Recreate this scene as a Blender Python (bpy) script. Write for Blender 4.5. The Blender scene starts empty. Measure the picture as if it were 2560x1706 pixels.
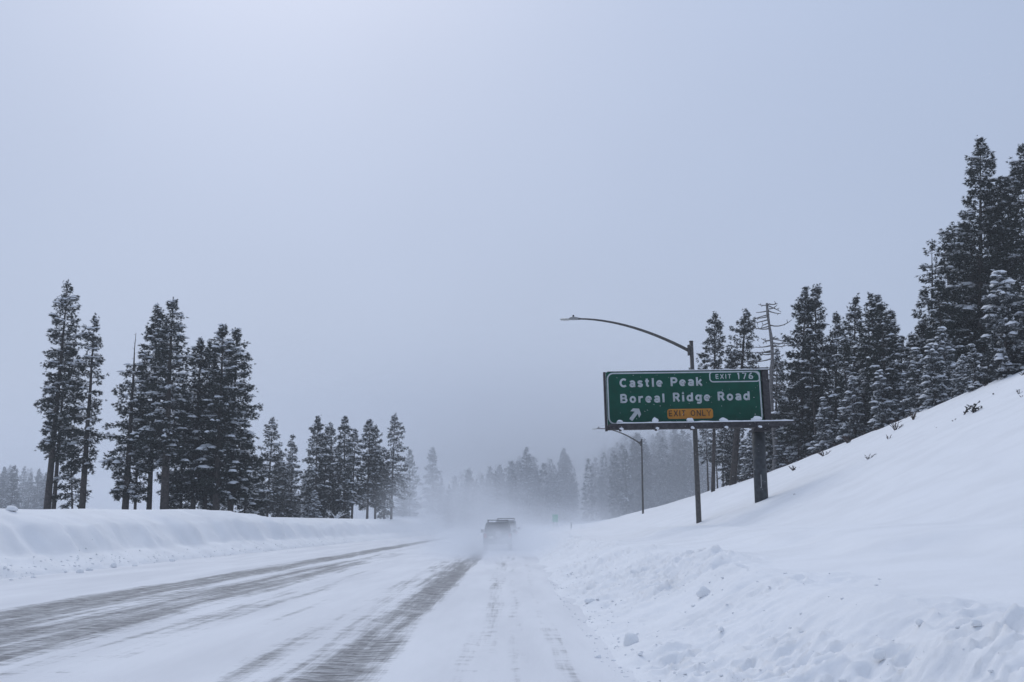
import bpy, bmesh, math, random
import numpy as np
from mathutils import Vector, Matrix

R = math.radians
scene = bpy.context.scene
col = scene.collection
np.random.seed(4)

# ------------------------------------------------------------------ camera
F_PX = 2400.0                       # focal length in photo pixels (photo is 2560 wide)
PITCH = math.atan(463.0 / F_PX)
EYE = 1.5
cam_d = bpy.data.cameras.new('camera')
cam_d.sensor_width = 36.0
cam_d.lens = 36.0 * F_PX / 2560.0
cam_d.clip_start = 0.05
cam_d.clip_end = 5000.0
cam = bpy.data.objects.new('camera', cam_d)
col.objects.link(cam)
cam.location = (0, 0, EYE)
cam.rotation_euler = (R(90) + PITCH, 0, 0)
scene.camera = cam

# ------------------------------------------------------------------ overcast sky
SUN_EL, SUN_AZ = R(46), R(-16)      # behind the cloud, ahead and to the left
w = bpy.data.worlds.new('World'); scene.world = w; w.use_nodes = True
nt = w.node_tree; nt.nodes.clear()
out = nt.nodes.new('ShaderNodeOutputWorld')
bg = nt.nodes.new('ShaderNodeBackground')
sky = nt.nodes.new('ShaderNodeTexSky'); sky.sky_type = 'NISHITA'; sky.sun_disc = False
sky.sun_elevation = SUN_EL; sky.sun_rotation = SUN_AZ; sky.dust_density = 4.0
tc = nt.nodes.new('ShaderNodeTexCoord')
sep = nt.nodes.new('ShaderNodeSeparateXYZ'); nt.links.new(tc.outputs['Generated'], sep.inputs[0])
ramp = nt.nodes.new('ShaderNodeValToRGB')
e = ramp.color_ramp.elements
e[0].position = 0.0; e[0].color = (4.55, 5.45, 7.3, 1)
e[1].position = 1.0; e[1].color = (4.95, 5.92, 8.0, 1)
m1 = ramp.color_ramp.elements.new(0.22); m1.color = (4.65, 5.56, 7.45, 1)
m2 = ramp.color_ramp.elements.new(0.5); m2.color = (4.8, 5.76, 7.8, 1)
nt.links.new(sep.outputs['Z'], ramp.inputs[0])
# thin and thick patches of the cloud deck: brighter round the hidden sun
dot = nt.nodes.new('ShaderNodeVectorMath'); dot.operation = 'DOT_PRODUCT'
nt.links.new(tc.outputs['Generated'], dot.inputs[0])
dot.inputs[1].default_value = (math.sin(SUN_AZ) * math.cos(SUN_EL), math.cos(SUN_AZ) * math.cos(SUN_EL), math.sin(SUN_EL))
mr = nt.nodes.new('ShaderNodeMapRange'); mr.inputs[1].default_value = 0.7; mr.inputs[2].default_value = 1.0
mr.inputs[3].default_value = 0.91; mr.inputs[4].default_value = 1.0
nt.links.new(dot.outputs['Value'], mr.inputs[0])
nz = nt.nodes.new('ShaderNodeTexNoise'); nz.inputs['Scale'].default_value = 2.2; nz.inputs['Detail'].default_value = 3.0
nt.links.new(tc.outputs['Generated'], nz.inputs['Vector'])
mr2 = nt.nodes.new('ShaderNodeMapRange'); mr2.inputs[1].default_value = 0.3; mr2.inputs[2].default_value = 0.7
mr2.inputs[3].default_value = 0.965; mr2.inputs[4].default_value = 1.035
nt.links.new(nz.outputs['Fac'], mr2.inputs[0])
mu = nt.nodes.new('ShaderNodeMath'); mu.operation = 'MULTIPLY'
nt.links.new(mr.outputs[0], mu.inputs[0]); nt.links.new(mr2.outputs[0], mu.inputs[1])
vm = nt.nodes.new('ShaderNodeVectorMath'); vm.operation = 'SCALE'
nt.links.new(ramp.outputs[0], vm.inputs[0]); nt.links.new(mu.outputs[0], vm.inputs['Scale'])
mx = nt.nodes.new('ShaderNodeMix'); mx.data_type = 'RGBA'; mx.inputs[0].default_value = 0.9
nt.links.new(sky.outputs[0], mx.inputs['A']); nt.links.new(vm.outputs[0], mx.inputs['B'])
nt.links.new(mx.outputs['Result'], bg.inputs['Color'])
bg.inputs['Strength'].default_value = 0.1
nt.links.new(bg.outputs[0], out.inputs[0])

sun_d = bpy.data.lights.new('sun', 'SUN'); sun_d.energy = 0.8; sun_d.angle = R(35); sun_d.color = (1.0, 0.985, 0.96)
sun = bpy.data.objects.new('sun', sun_d); col.objects.link(sun)
sd = Vector((math.sin(SUN_AZ) * math.cos(SUN_EL), math.cos(SUN_AZ) * math.cos(SUN_EL), math.sin(SUN_EL)))
sun.rotation_euler = sd.to_track_quat('Z', 'Y').to_euler()

vs = scene.view_settings
vs.view_transform = 'Standard'; vs.look = 'None'; vs.exposure = 0.0; vs.gamma = 1.0; vs.use_curve_mapping = False
cy = scene.cycles
cy.use_denoising = True
cy.max_bounces = 6; cy.diffuse_bounces = 3; cy.glossy_bounces = 2; cy.transmission_bounces = 4
cy.transparent_max_bounces = 8; cy.volume_bounces = 3
cy.volume_step_rate = 1.0; cy.volume_max_steps = 128
cy.caustics_reflective = False; cy.caustics_refractive = False

# ------------------------------------------------------------------ helpers
def ray(px, py):
    xc = (px - 1280.0) / F_PX; yc = (853.0 - py) / F_PX
    c, s = math.cos(PITCH), math.sin(PITCH)
    return xc, c - s * yc, s + c * yc

def at(px, py, D):
    """world point at distance D ahead seen at photo pixel px, py"""
    x, y, z = ray(px, py)
    return Vector((x / y * D, D, EYE + z / y * D))

def tag(o, label=None, cat=None, group=None, kind=None):
    if label: o['label'] = label
    if cat: o['category'] = cat
    if group: o['group'] = group
    if kind: o['kind'] = kind
    return o

def empty(name, loc=(0, 0, 0), rz=0.0):
    o = bpy.data.objects.new(name, None); col.objects.link(o)
    o.location = loc; o.rotation_euler = (0, 0, rz); o.empty_display_size = 0.3
    return o

def link(name, me, mat=None, parent=None):
    o = bpy.data.objects.new(name, me); col.objects.link(o)
    if mat is not None and not me.materials: me.materials.append(mat)
    if parent is not None: o.parent = parent
    return o

def tri_mesh(name, V, F, smooth=False):
    V = np.asarray(V, dtype=np.float32); F = np.asarray(F, dtype=np.int32)
    k = F.shape[1]
    me = bpy.data.meshes.new(name)
    me.vertices.add(len(V)); me.vertices.foreach_set('co', V.ravel())
    me.loops.add(F.size); me.loops.foreach_set('vertex_index', F.ravel())
    me.polygons.add(len(F))
    me.polygons.foreach_set('loop_start', np.arange(0, F.size, k, dtype=np.int32))
    me.polygons.foreach_set('loop_total', np.full(len(F), k, dtype=np.int32))
    if smooth: me.polygons.foreach_set('use_smooth', np.ones(len(F), dtype=bool))
    me.update(calc_edges=True); me.validate()
    return me

class MB:
    """collects boxes, tubes and prisms into one mesh"""
    def __init__(self): self.bm = bmesh.new()
    def box(self, c, s, rot=None, bevel=0.0):
        r = bmesh.ops.create_cube(self.bm, size=1.0)
        m = Matrix.Translation(Vector(c)) @ (rot.to_4x4() if rot else Matrix.Identity(4)) @ Matrix.Diagonal((s[0], s[1], s[2], 1))
        bmesh.ops.transform(self.bm, matrix=m, verts=r['verts'])
        if bevel > 0:
            es = list({ed for v in r['verts'] for ed in v.link_edges})
            bmesh.ops.bevel(self.bm, geom=es, offset=bevel, segments=2, affect='EDGES', profile=0.6)
        return self
    def tube(self, pts, radii, n=8, cap=True):
        rings = []; pts = [Vector(p) for p in pts]
        if not hasattr(radii, '__len__'): radii = [radii] * len(pts)
        for i, p in enumerate(pts):
            d = (pts[min(i + 1, len(pts) - 1)] - pts[max(i - 1, 0)]).normalized()
            a = Vector((0, 0, 1)) if abs(d.z) < 0.9 else Vector((0, 1, 0))
            u = d.cross(a).normalized(); v = d.cross(u).normalized()
            rings.append([self.bm.verts.new(p + (u * math.cos(2 * math.pi * k / n) + v * math.sin(2 * math.pi * k / n)) * radii[i]) for k in range(n)])
        for i in range(len(rings) - 1):
            for k in range(n):
                self.bm.faces.new((rings[i][k], rings[i][(k + 1) % n], rings[i + 1][(k + 1) % n], rings[i + 1][k]))
        if cap:
            self.bm.faces.new(rings[0][::-1]); self.bm.faces.new(rings[-1])
        return self
    def prism(self, poly, y0, y1, axis='Y'):
        """polygon in the other two axes, extruded along axis"""
        def mk(a, b, c):
            return {'Y': (a, c, b), 'X': (c, a, b), 'Z': (a, b, c)}[axis]
        A = [self.bm.verts.new(mk(a, b, y0)) for a, b in poly]; B = [self.bm.verts.new(mk(a, b, y1)) for a, b in poly]
        n = len(poly)
        self.bm.faces.new(A); self.bm.faces.new(B[::-1])
        for i in range(n): self.bm.faces.new((A[i], B[i], B[(i + 1) % n], A[(i + 1) % n]))
        return self
    def lump(self, c, r, seed=0, flat=0.0, sub=2, rough=0.25):
        rg = random.Random(seed)
        res = bmesh.ops.create_icosphere(self.bm, subdivisions=sub, radius=1.0)
        ph = [(rg.uniform(1.2, 3.2), Vector((rg.uniform(-1, 1), rg.uniform(-1, 1), rg.uniform(-1, 1))).normalized(), rg.uniform(0, 6)) for _ in range(6)]
        for v in res['verts']:
            d = v.co.normalized()
            k = 1.0 + rough * sum(math.sin(f * 2 * d.dot(a) + p) for f, a, p in ph) / 2.2
            q = d * k
            if q.z < -flat: q.z = -flat + (q.z + flat) * 0.15
            v.co = Vector((q.x * r[0] + c[0], q.y * r[1] + c[1], q.z * r[2] + c[2]))
        return self
    def build(self, name, mat, parent=None, smooth=False):
        bmesh.ops.recalc_face_normals(self.bm, faces=self.bm.faces[:])
        me = bpy.data.meshes.new(name); self.bm.to_mesh(me); self.bm.free()
        if smooth: me.polygons.foreach_set('use_smooth', np.ones(len(me.polygons), dtype=bool))
        return link(name, me, mat, parent)

# numpy value noise
_perm = np.random.RandomState(11).permutation(4096)
_val = np.random.RandomState(12).rand(4096) * 2 - 1
def vnoise(x, y):
    xi = np.floor(x).astype(np.int64); yi = np.floor(y).astype(np.int64)
    xf = x - xi; yf = y - yi
    u = xf * xf * xf * (xf * (xf * 6 - 15) + 10); v = yf * yf * yf * (yf * (yf * 6 - 15) + 10)
    def h(a, b): return _val[_perm[(_perm[a & 4095] + b) & 4095]]
    a = h(xi, yi); b = h(xi + 1, yi); c = h(xi, yi + 1); d = h(xi + 1, yi + 1)
    return (a * (1 - u) + b * u) * (1 - v) + (c * (1 - u) + d * u) * v
def fbm(x, y, oct=4, gain=0.5):
    s = 0.0; a = 1.0; n = 0.0
    for k in range(oct):
        s = s + a * vnoise(x * 2 ** k + 17.3 * k, y * 2 ** k - 9.1 * k); n += a; a *= gain
    return s / n
def sstep(a, b, x):
    t = np.clip((x - a) / (b - a), 0, 1); return t * t * (3 - 2 * t)

# ------------------------------------------------------------------ materials
def nodes_of(name):
    m = bpy.data.materials.new(name); m.use_nodes = True
    n = m.node_tree.nodes; l = m.node_tree.links
    return m, n, l, n['Principled BSDF']

class NG:
    """tiny maths helper for a node tree"""
    def __init__(self, m): self.n = m.node_tree.nodes; self.l = m.node_tree.links
    def put(self, sock, v):
        if isinstance(v, (int, float)): sock.default_value = v
        elif isinstance(v, tuple): sock.default_value = v
        else: self.l.new(v, sock)
    def m(self, op, a, b=0.0, c=0.0):
        q = self.n.new('ShaderNodeMath'); q.operation = op
        self.put(q.inputs[0], a); self.put(q.inputs[1], b); self.put(q.inputs[2], c); return q.outputs[0]
    def rng(self, v, a, b, c=0.0, d=1.0, smooth=True):
        q = self.n.new('ShaderNodeMapRange'); q.interpolation_type = 'SMOOTHSTEP' if smooth else 'LINEAR'
        for i, x in enumerate((v, a, b, c, d)): self.put(q.inputs[i], x)
        return q.outputs[0]
    def noise(self, vec, scale, detail=3.0, rough=0.55):
        q = self.n.new('ShaderNodeTexNoise'); self.put(q.inputs['Vector'], vec)
        q.inputs['Scale'].default_value = scale; q.inputs['Detail'].default_value = detail; q.inputs['Roughness'].default_value = rough
        return q.outputs['Fac']
    def mapping(self, vec, scale=(1, 1, 1), rot=(0, 0, 0), loc=(0, 0, 0)):
        q = self.n.new('ShaderNodeMapping'); self.put(q.inputs['Vector'], vec)
        q.inputs['Scale'].default_value = scale; q.inputs['Rotation'].default_value = rot; q.inputs['Location'].default_value = loc
        return q.outputs[0]
    def mix(self, f, a, b):
        q = self.n.new('ShaderNodeMix'); q.data_type = 'RGBA'
        self.put(q.inputs[0], f); self.put(q.inputs['A'], a); self.put(q.inputs['B'], b); return q.outputs['Result']
    def bump(self, h, strength, dist, bsdf):
        q = self.n.new('ShaderNodeBump'); q.inputs['Strength'].default_value = strength; q.inputs['Distance'].default_value = dist
        self.put(q.inputs['Height'], h); self.l.new(q.outputs[0], bsdf.inputs['Normal'])
    def coord(self, which='Object'):
        return self.n.new('ShaderNodeTexCoord').outputs[which]

def mat_snow(name, base=(0.86, 0.87, 0.885), scale=1.0, bump=0.35, dirt=0.0):
    m, n, l, b = nodes_of(name); g = NG(m); c = g.coord()
    big = g.noise(c, 0.7 * scale, 4.0); fine = g.noise(c, 9.0 * scale, 5.0, 0.65)
    f = g.rng(big, 0.35, 0.7)
    dk = tuple(x * 0.94 for x in base)
    colr = g.mix(f, (*base, 1), (*dk, 1))
    if dirt > 0:
        d = g.rng(g.noise(c, 5.0 * scale, 6.0, 0.7), 0.62, 0.78)
        colr = g.mix(g.m('MULTIPLY', d, dirt), colr, (0.42, 0.42, 0.40, 1))
    l.new(colr, b.inputs['Base Color'])
    b.inputs['Roughness'].default_value = 0.75
    b.inputs['Specular IOR Level'].default_value = 0.25
    g.bump(g.m('ADD', g.m('MULTIPLY', big, 0.6), g.m('MULTIPLY', fine, 0.4)), bump, 0.06, b)
    return m

def mat_plain(name, colr, rough=0.6, metal=0.0, var=0.25, scale=6.0, bump=0.0, coord='Object', spec=0.3):
    m, n, l, b = nodes_of(name); g = NG(m); c = g.coord(coord)
    f = g.rng(g.noise(c, scale, 4.0), 0.3, 0.7)
    lo = tuple(x * (1 - var) for x in colr); hi = tuple(min(1, x * (1 + var)) for x in colr)
    l.new(g.mix(f, (*lo, 1), (*hi, 1)), b.inputs['Base Color'])
    b.inputs['Roughness'].default_value = rough; b.inputs['Metallic'].default_value = metal
    b.inputs['Specular IOR Level'].default_value = spec
    if bump: g.bump(g.noise(c, scale * 3, 4.0), bump, 0.02, b)
    return m

M = {}
M['snow'] = mat_snow('field_snow')
M['rough_snow'] = mat_snow('ploughed_snow', (0.84, 0.85, 0.865), 1.0, 0.7)
M['clod'] = mat_snow('snow_clod', (0.87, 0.88, 0.89), 4.0, 0.3, 0.05)
M['tree_snow'] = mat_snow('tree_snow', (0.80, 0.82, 0.85), 2.0, 0.2)
M['bark'] = mat_plain('bark', (0.055, 0.047, 0.042), 0.9, 0, 0.45, 5.0, 0.6)
M['bark_grey'] = mat_plain('dead_wood', (0.20, 0.19, 0.185), 0.9, 0, 0.3, 5.0, 0.5)
M['twig'] = mat_plain('twig', (0.07, 0.05, 0.042), 0.9, 0, 0.3, 8.0)
M['galv'] = mat_plain('weathered_steel', (0.10, 0.095, 0.09), 0.6, 0.3, 0.3, 12.0, 0.1)
M['darksteel'] = mat_plain('dark_steel', (0.045, 0.042, 0.045), 0.65, 0.2, 0.35, 9.0, 0.1)
M['post'] = mat_plain('painted_post', (0.05, 0.055, 0.06), 0.6, 0.2, 0.35, 4.0, 0.1)
M['lamp_grey'] = mat_plain('luminaire_grey', (0.30, 0.30, 0.30), 0.5, 0.2, 0.15, 20.0)
M['lens'] = mat_plain('luminaire_lens', (0.45, 0.45, 0.43), 0.3, 0.0, 0.1, 20.0)
M['green'] = mat_plain('sign_green', (0.0, 0.062, 0.039), 0.7, 0.0, 0.14, 2.0, spec=0.12)
M['white'] = mat_plain('sign_white', (0.44, 0.47, 0.49), 0.5, 0.0, 0.10, 3.0)
M['orange'] = mat_plain('sign_orange', (0.48, 0.19, 0.012), 0.5, 0.0, 0.12, 3.0)
M['black'] = mat_plain('sign_black', (0.035, 0.022, 0.015), 0.5, 0.0, 0.1, 3.0)
M['far_green'] = mat_plain('far_sign_green', (0.015, 0.34, 0.19), 0.5, 0.0, 0.1, 3.0)
M['carpaint'] = mat_plain('dark_car_paint', (0.035, 0.035, 0.04), 0.35, 0.2, 0.2, 2.0)
M['carpaint2'] = mat_plain('silver_car_paint', (0.22, 0.23, 0.24), 0.35, 0.3, 0.1, 2.0)
M['glass'] = mat_plain('car_glass', (0.012, 0.014, 0.016), 0.08, 0.0, 0.1, 1.0, spec=0.5)
M['rubber'] = mat_plain('rubber', (0.02, 0.02, 0.021), 0.85, 0.0, 0.2, 8.0)
M['rim'] = mat_plain('wheel_rim', (0.25, 0.25, 0.26), 0.4, 0.7, 0.1, 4.0)
M['redlens'] = mat_plain('red_lens', (0.22, 0.01, 0.012), 0.25, 0.0, 0.1, 4.0)
M['plate'] = mat_plain('plate', (0.55, 0.55, 0.52), 0.5, 0.0, 0.1, 4.0)

def mat_needles(name, base, tip):
    m, n, l, b = nodes_of(name); g = NG(m); c = g.coord()
    oi = n.new('ShaderNodeObjectInfo')
    f = g.rng(g.noise(c, 1.3, 4.0, 0.6), 0.32, 0.68)
    f = g.m('ADD', g.m('MULTIPLY', f, 0.8), g.m('MULTIPLY', oi.outputs['Random'], 0.2))
    l.new(g.mix(f, (*base, 1), (*tip, 1)), b.inputs['Base Color'])
    b.inputs['Roughness'].default_value = 0.85; b.inputs['Specular IOR Level'].default_value = 0.1
    return m
M['needles'] = mat_needles('needles', (0.018, 0.024, 0.021), (0.042, 0.052, 0.043))
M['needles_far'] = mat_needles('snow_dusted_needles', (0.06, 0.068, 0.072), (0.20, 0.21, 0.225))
M['needles_frost'] = mat_needles('frosted_needles', (0.035, 0.042, 0.040), (0.11, 0.12, 0.125))

# ------------------------------------------------------------------ terrain
def crest_left(Y):
    return np.interp(Y, [-30, 20, 33, 45, 59, 66, 74, 100, 140, 210, 300, 500], [2.0, 2.05, 2.15, 2.2, 2.52, 2.45, 2.22, 2.3, 2.5, 2.9, 3.5, 6.0])
def hill25(Y):
    return np.interp(Y, [-30, 20, 47, 70, 92, 115, 150, 182, 230, 300, 500], [10, 10, 9.1, 7.9, 6.75, 6.1, 4.1, 2.7, 2.4, 2.6, 3.0])

def terrain(X, Y, detail=True):
    X = np.asarray(X, dtype=float); Y = np.asarray(Y, dtype=float)
    Z = np.full(np.broadcast(X, Y).shape, -0.07)
    X, Y = np.broadcast_arrays(X, Y)
    # left ploughed bank
    XL = -14.8 + 0.22 * vnoise(Y * 0.5, Y * 0 + 3.3) + 0.10 * vnoise(Y * 2.1, Y * 0 + 7.7)
    u = XL - X
    scal = 0.62 * fbm(Y * 0.42, Y * 0 + 21.0, 3) + 0.18 * fbm(Y * 0.42 + X * 0.6, X * 1.1, 3)
    H = crest_left(Y)
    uu = u + np.where(u > 0.9, scal, 0) * sstep(0.9, 1.4, u) * (1 - sstep(3.2, 6.0, u))
    prof = np.interp(uu, [-0.02, 0.0, 0.25, 1.2, 1.62, 2.0, 2.5, 3.7, 9, 30], [0, 0.03, 0.20, 0.62, 1.12, 1.58, 1.83, 2.2, 2.2, 2.15]) / 2.2 * H
    prof = prof + 0.10 * fbm(X * 0.12, Y * 0.06, 3) * sstep(2.5, 8, u)
    if detail:
        rough = fbm(X * 2.2, Y * 1.5, 4, 0.55)
        prof = prof + 0.09 * rough * sstep(0.05, 0.5, u) * (1 - sstep(1.2, 2.4, u))
        prof = prof + 0.11 * fbm(X * 1.3, Y * 1.0, 4, 0.6) * sstep(1.0, 1.5, u) * (1 - sstep(2.6, 3.4, u))
        prof = prof + 0.03 * fbm(X * 0.5, Y * 0.35, 3) * sstep(2.6, 4, u)
    prof = prof + 4.0 * sstep(25, 120, u) * sstep(150, 320, Y)
    Z = np.where(u > 0, prof - 0.02, Z)
    # right side: ploughed windrow, snow field, cut slope
    XR = 1.15 + 0.18 * vnoise(Y * 0.35, Y * 0 + 5.1) + 0.09 * vnoise(Y * 1.7, Y * 0 + 1.7)
    v = X - XR
    base = np.interp(v, [0, 0.12, 0.9, 2.1, 3.2, 7.2, 8.5], [0, 0.04, 0.22, 0.74, 0.92, 1.42, 1.58])
    sl = (hill25(Y) - 1.6) / 16.0
    d = X - 9.3
    sp = np.where(d > 6, d, np.log1p(np.exp(np.clip(d * 1.1, -30, 30))) / 1.1)
    hill = sl * np.minimum(sp, 16.2) + 0.20 * np.clip(sp - 16.2, 0, 45)
    zr = base + hill
    zr = zr + 0.10 * fbm(X * 0.25, Y * 0.11, 3) * sstep(2.5, 6, v)
    zr = zr - 0.10 * np.exp(-((X - 8.6) / 0.9) ** 2) * sstep(8, 14, Y)          # crease at the foot of the slope
    if detail:
        env = sstep(0.0, 0.5, v) * (1 - 0.93 * sstep(2.2, 3.6, v + 0.5 * vnoise(Y * 0.5, X * 0.5)))
        env = env * (0.30 + 1.05 * sstep(-0.35, 0.45, fbm(X * 0.55 + 4, Y * 0.33, 3)))
        b1 = 1 - np.abs(vnoise(X * 1.9 + 5, Y * 1.5)) * 2
        b2 = 1 - np.abs(vnoise(X * 4.6, Y * 3.9 + 9)) * 2
        b3 = fbm(X * 10, Y * 8.5, 3, 0.6)
        b4 = 1 - np.abs(vnoise(X * 9.0 + 3, Y * 7.5)) * 2
        slab = np.floor(vnoise(X * 1.3 + 31, Y * 1.05) * 5 + 0.35 * vnoise(X * 6, Y * 5)) / 5
        zr = zr + env * (0.10 * slab + 0.035 * b1 + 0.04 * b2 + 0.022 * b4 + 0.045 * b3 + 0.06 * fbm(X * 0.9, Y * 0.6, 2))
        ridge = np.exp(-((v - 2.3 - 0.35 * vnoise(Y * 0.23, Y * 0)) / 0.55) ** 2)
        zr = zr + 0.16 * ridge * (0.6 + 0.6 * vnoise(Y * 0.8, X * 0.7))
        wave = fbm(X * 0.8, Y * 0.45, 3)
        zr = zr + 0.05 * wave * sstep(3.0, 5.0, v) * (1 - sstep(11, 16, v))
        zr = zr + 0.10 * fbm(X * 0.35, Y * 0.22, 3) * sstep(9, 13, v)
        lip = sstep(4.6, 5.6, v + 0.9 * fbm(Y * 0.3, X * 0.3, 2)) * (1 - sstep(5.6, 8.2, v))
        zr = zr + 0.14 * lip * sstep(5, 9, Y) * (1 - sstep(40, 60, Y))
    Z = np.where(v > 0, zr - 0.02, Z)
    # far rise beyond the bend
    far = 21.0 * sstep(205, 430, Y) * (0.55 + 0.45 * sstep(-70, 40, X)) * (1 + 0.12 * fbm(X * 0.02, Y * 0.02, 2))
    Z = Z + far + 0.6 * sstep(190, 215, Y)
    return Z

def ground_hit(px, py, dmin=5.0, dmax=260.0):
    x, y, z = ray(px, py)
    D = np.exp(np.linspace(math.log(dmin), math.log(dmax), 3000))
    zz = EYE + z / y * D; g = np.maximum(terrain(x / y * D, D), 0.0)
    k = np.argmax(zz <= g)
    if not (zz <= g).any(): k = len(D) - 1
    return Vector((x / y * D[k], D[k], g[k]))
def gz(x, y): return float(max(0.0, terrain(np.array([x]), np.array([y]))[0]))

def axis(segs):
    a = []
    for lo, hi, st in segs:
        n = max(1, int(round((hi - lo) / st))); a += list(np.linspace(lo, hi, n, endpoint=False))
    a.append(segs[-1][1]); return np.array(a)
gx = axis([(-700, -200, 50), (-200, -60, 10), (-60, -22, 1.2), (-22, -14.2, 0.11), (-14.2, 0.7, 1.2), (0.7, 5.4, 0.045), (5.4, 11, 0.14), (11, 28, 0.4), (28, 70, 1.5), (70, 200, 10), (200, 700, 50)])
gy = list(np.arange(-40, 4, 1.0)); yv = 4.0
while yv < 900:
    gy.append(yv); yv *= 1.0048 if yv < 25 else 1.008 if yv < 80 else 1.02 if yv < 300 else 1.05
gy = np.array(gy + [900, 1500.0])
GX, GY = np.meshgrid(gx, gy)
GZ = terrain(GX, GY)
nxg, nyg = len(gx), len(gy)
idx = np.arange(nxg * nyg).reshape(nyg, nxg)
FQ = np.stack([idx[:-1, :-1], idx[:-1, 1:], idx[1:, 1:], idx[1:, :-1]], -1).reshape(-1, 4)
ground_me = tri_mesh('snowy_ground', np.stack([GX, GY, GZ], -1).reshape(-1, 3), FQ, smooth=True)
ground = link('snowy_ground', ground_me, M['snow'])
tag(ground, kind='structure')

# ------------------------------------------------------------------ road
def mat_road():
    m, n, l, b = nodes_of('snowy_asphalt'); g = NG(m); c = g.coord()
    s = n.new('ShaderNodeSeparateXYZ'); l.new(c, s.inputs[0])
    X, Y = s.outputs['X'], s.outputs['Y']
    wander = g.m('MULTIPLY', g.m('SUBTRACT', g.noise(g.mapping(c, (0.0, 0.045, 0.0)), 1.0, 2.0), 0.5), 0.5)
    Xw = g.m('ADD', X, wander)
    ragged = g.m('SUBTRACT', g.noise(g.mapping(c, (3.6, 0.14, 1)), 1.0, 5.0, 0.68), 0.5)
    patch = g.m('SUBTRACT', g.noise(g.mapping(c, (0.55, 0.10, 1), (0, 0, R(4))), 1.0, 3.0, 0.6), 0.5)
    blown = g.m('SUBTRACT', g.noise(g.mapping(c, (0.9, 3.0, 1), (0, 0, R(-12))), 1.0, 5.0, 0.72), 0.5)
    grain = g.m('SUBTRACT', g.noise(g.mapping(c, (5.0, 12.0, 1), (0, 0, R(-10))), 1.0, 4.0, 0.75), 0.5)
    mod = g.m('ADD', g.m('ADD', g.m('MULTIPLY', ragged, 1.5), g.m('MULTIPLY', patch, 0.9)), g.m('ADD', g.m('MULTIPLY', blown, 0.9), g.m('MULTIPLY', grain, 0.7)))
    cov = None
    for x0, hw, amt in ((-8.6, 1.05, 0.95), (-6.6, 1.3, 0.90), (-5.0, 0.9, 0.42), (-3.9, 0.5, 0.22), (-1.85, 0.62, 0.95), (-2.6, 0.85, 0.56), (-7.4, 2.4, 0.92), (-0.38, 0.40, 0.52), (0.05, 0.22, 0.46), (0.56, 0.22, 0.40), (-11.5, 1.6, 0.16), (-3.0, 9.0, 0.06)):
        dd = g.m('ABSOLUTE', g.m('SUBTRACT', Xw, x0))
        band = g.m('MULTIPLY', g.rng(dd, hw * 1.25, hw * 0.25), amt)
        if x0 == -7.4: band = g.m('MULTIPLY', band, g.rng(Y, 40.0, 14.0))
        if x0 == -6.6: band = g.m('MULTIPLY', band, g.rng(Y, 75.0, 22.0, 0.35, 1.0))
        if x0 in (-5.0, -3.9): band = g.m('MULTIPLY', band, g.rng(Y, 60.0, 18.0, 0.3, 1.25))
        cov = band if cov is None else g.m('MAXIMUM', cov, band)
    bare = g.rng(g.m('ADD', cov, mod), 0.44, 1.0, 0.0, 1.0)
    bare = g.m('MULTIPLY', bare, g.rng(cov, 0.03, 0.30))
    dust = g.rng(g.noise(g.mapping(c, (1.6, 6.0, 1), (0, 0, R(-12))), 1.6, 6.0, 0.75), 0.34, 0.74, 0.05, 0.75)
    bare = g.m('MULTIPLY', bare, g.m('SUBTRACT', 1.0, dust))
    snow = g.mix(g.rng(g.noise(g.mapping(c, (0.9, 0.12, 1)), 1.0, 4.0), 0.3, 0.7), (0.80, 0.81, 0.83, 1), (0.70, 0.71, 0.735, 1))
    asph = g.mix(g.rng(g.noise(c, 14.0, 4.0), 0.35, 0.65), (0.055, 0.055, 0.058, 1), (0.10, 0.10, 0.102, 1))
    l.new(g.mix(bare, snow, asph), b.inputs['Base Color'])
    b.inputs['Roughness'].default_value = 0.7; b.inputs['Specular IOR Level'].default_value = 0.3
    h = g.m('SUBTRACT', g.m('MULTIPLY', g.noise(g.mapping(c, (5.0, 1.2, 1)), 1.0, 5.0, 0.65), 0.8), g.m('MULTIPLY', bare, 0.7))
    g.bump(h, 0.45, 0.04, b)
    return m
rx = np.linspace(-15.6, 2.2, 90)
ry = [-40.0]
while ry[-1] < 260: ry.append(ry[-1] + max(0.10, 0.012 * abs(ry[-1])) if ry[-1] > 4 else ry[-1] + 1.0)
ry = np.array(ry)
RX, RY = np.meshgrid(rx, ry)
RZ = 0.012 * fbm(RX * 1.4, RY * 0.25, 3) + 0.006 * fbm(RX * 4, RY * 1.0, 3) - 0.02 * np.exp(-((RX + 1.8) / 0.4) ** 2) - 0.012 * np.exp(-((RX + 0.4) / 0.25) ** 2)
RZ = RZ - 1.0 * sstep(215, 260, RY) * 0
idr = np.arange(RX.size).reshape(RX.shape)
FR = np.stack([idr[:-1, :-1], idr[:-1, 1:], idr[1:, 1:], idr[1:, :-1]], -1).reshape(-1, 4)
road = link('road', tri_mesh('road', np.stack([RX, RY, RZ], -1).reshape(-1, 3), FR, True), mat_road())
tag(road, kind='structure')

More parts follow.
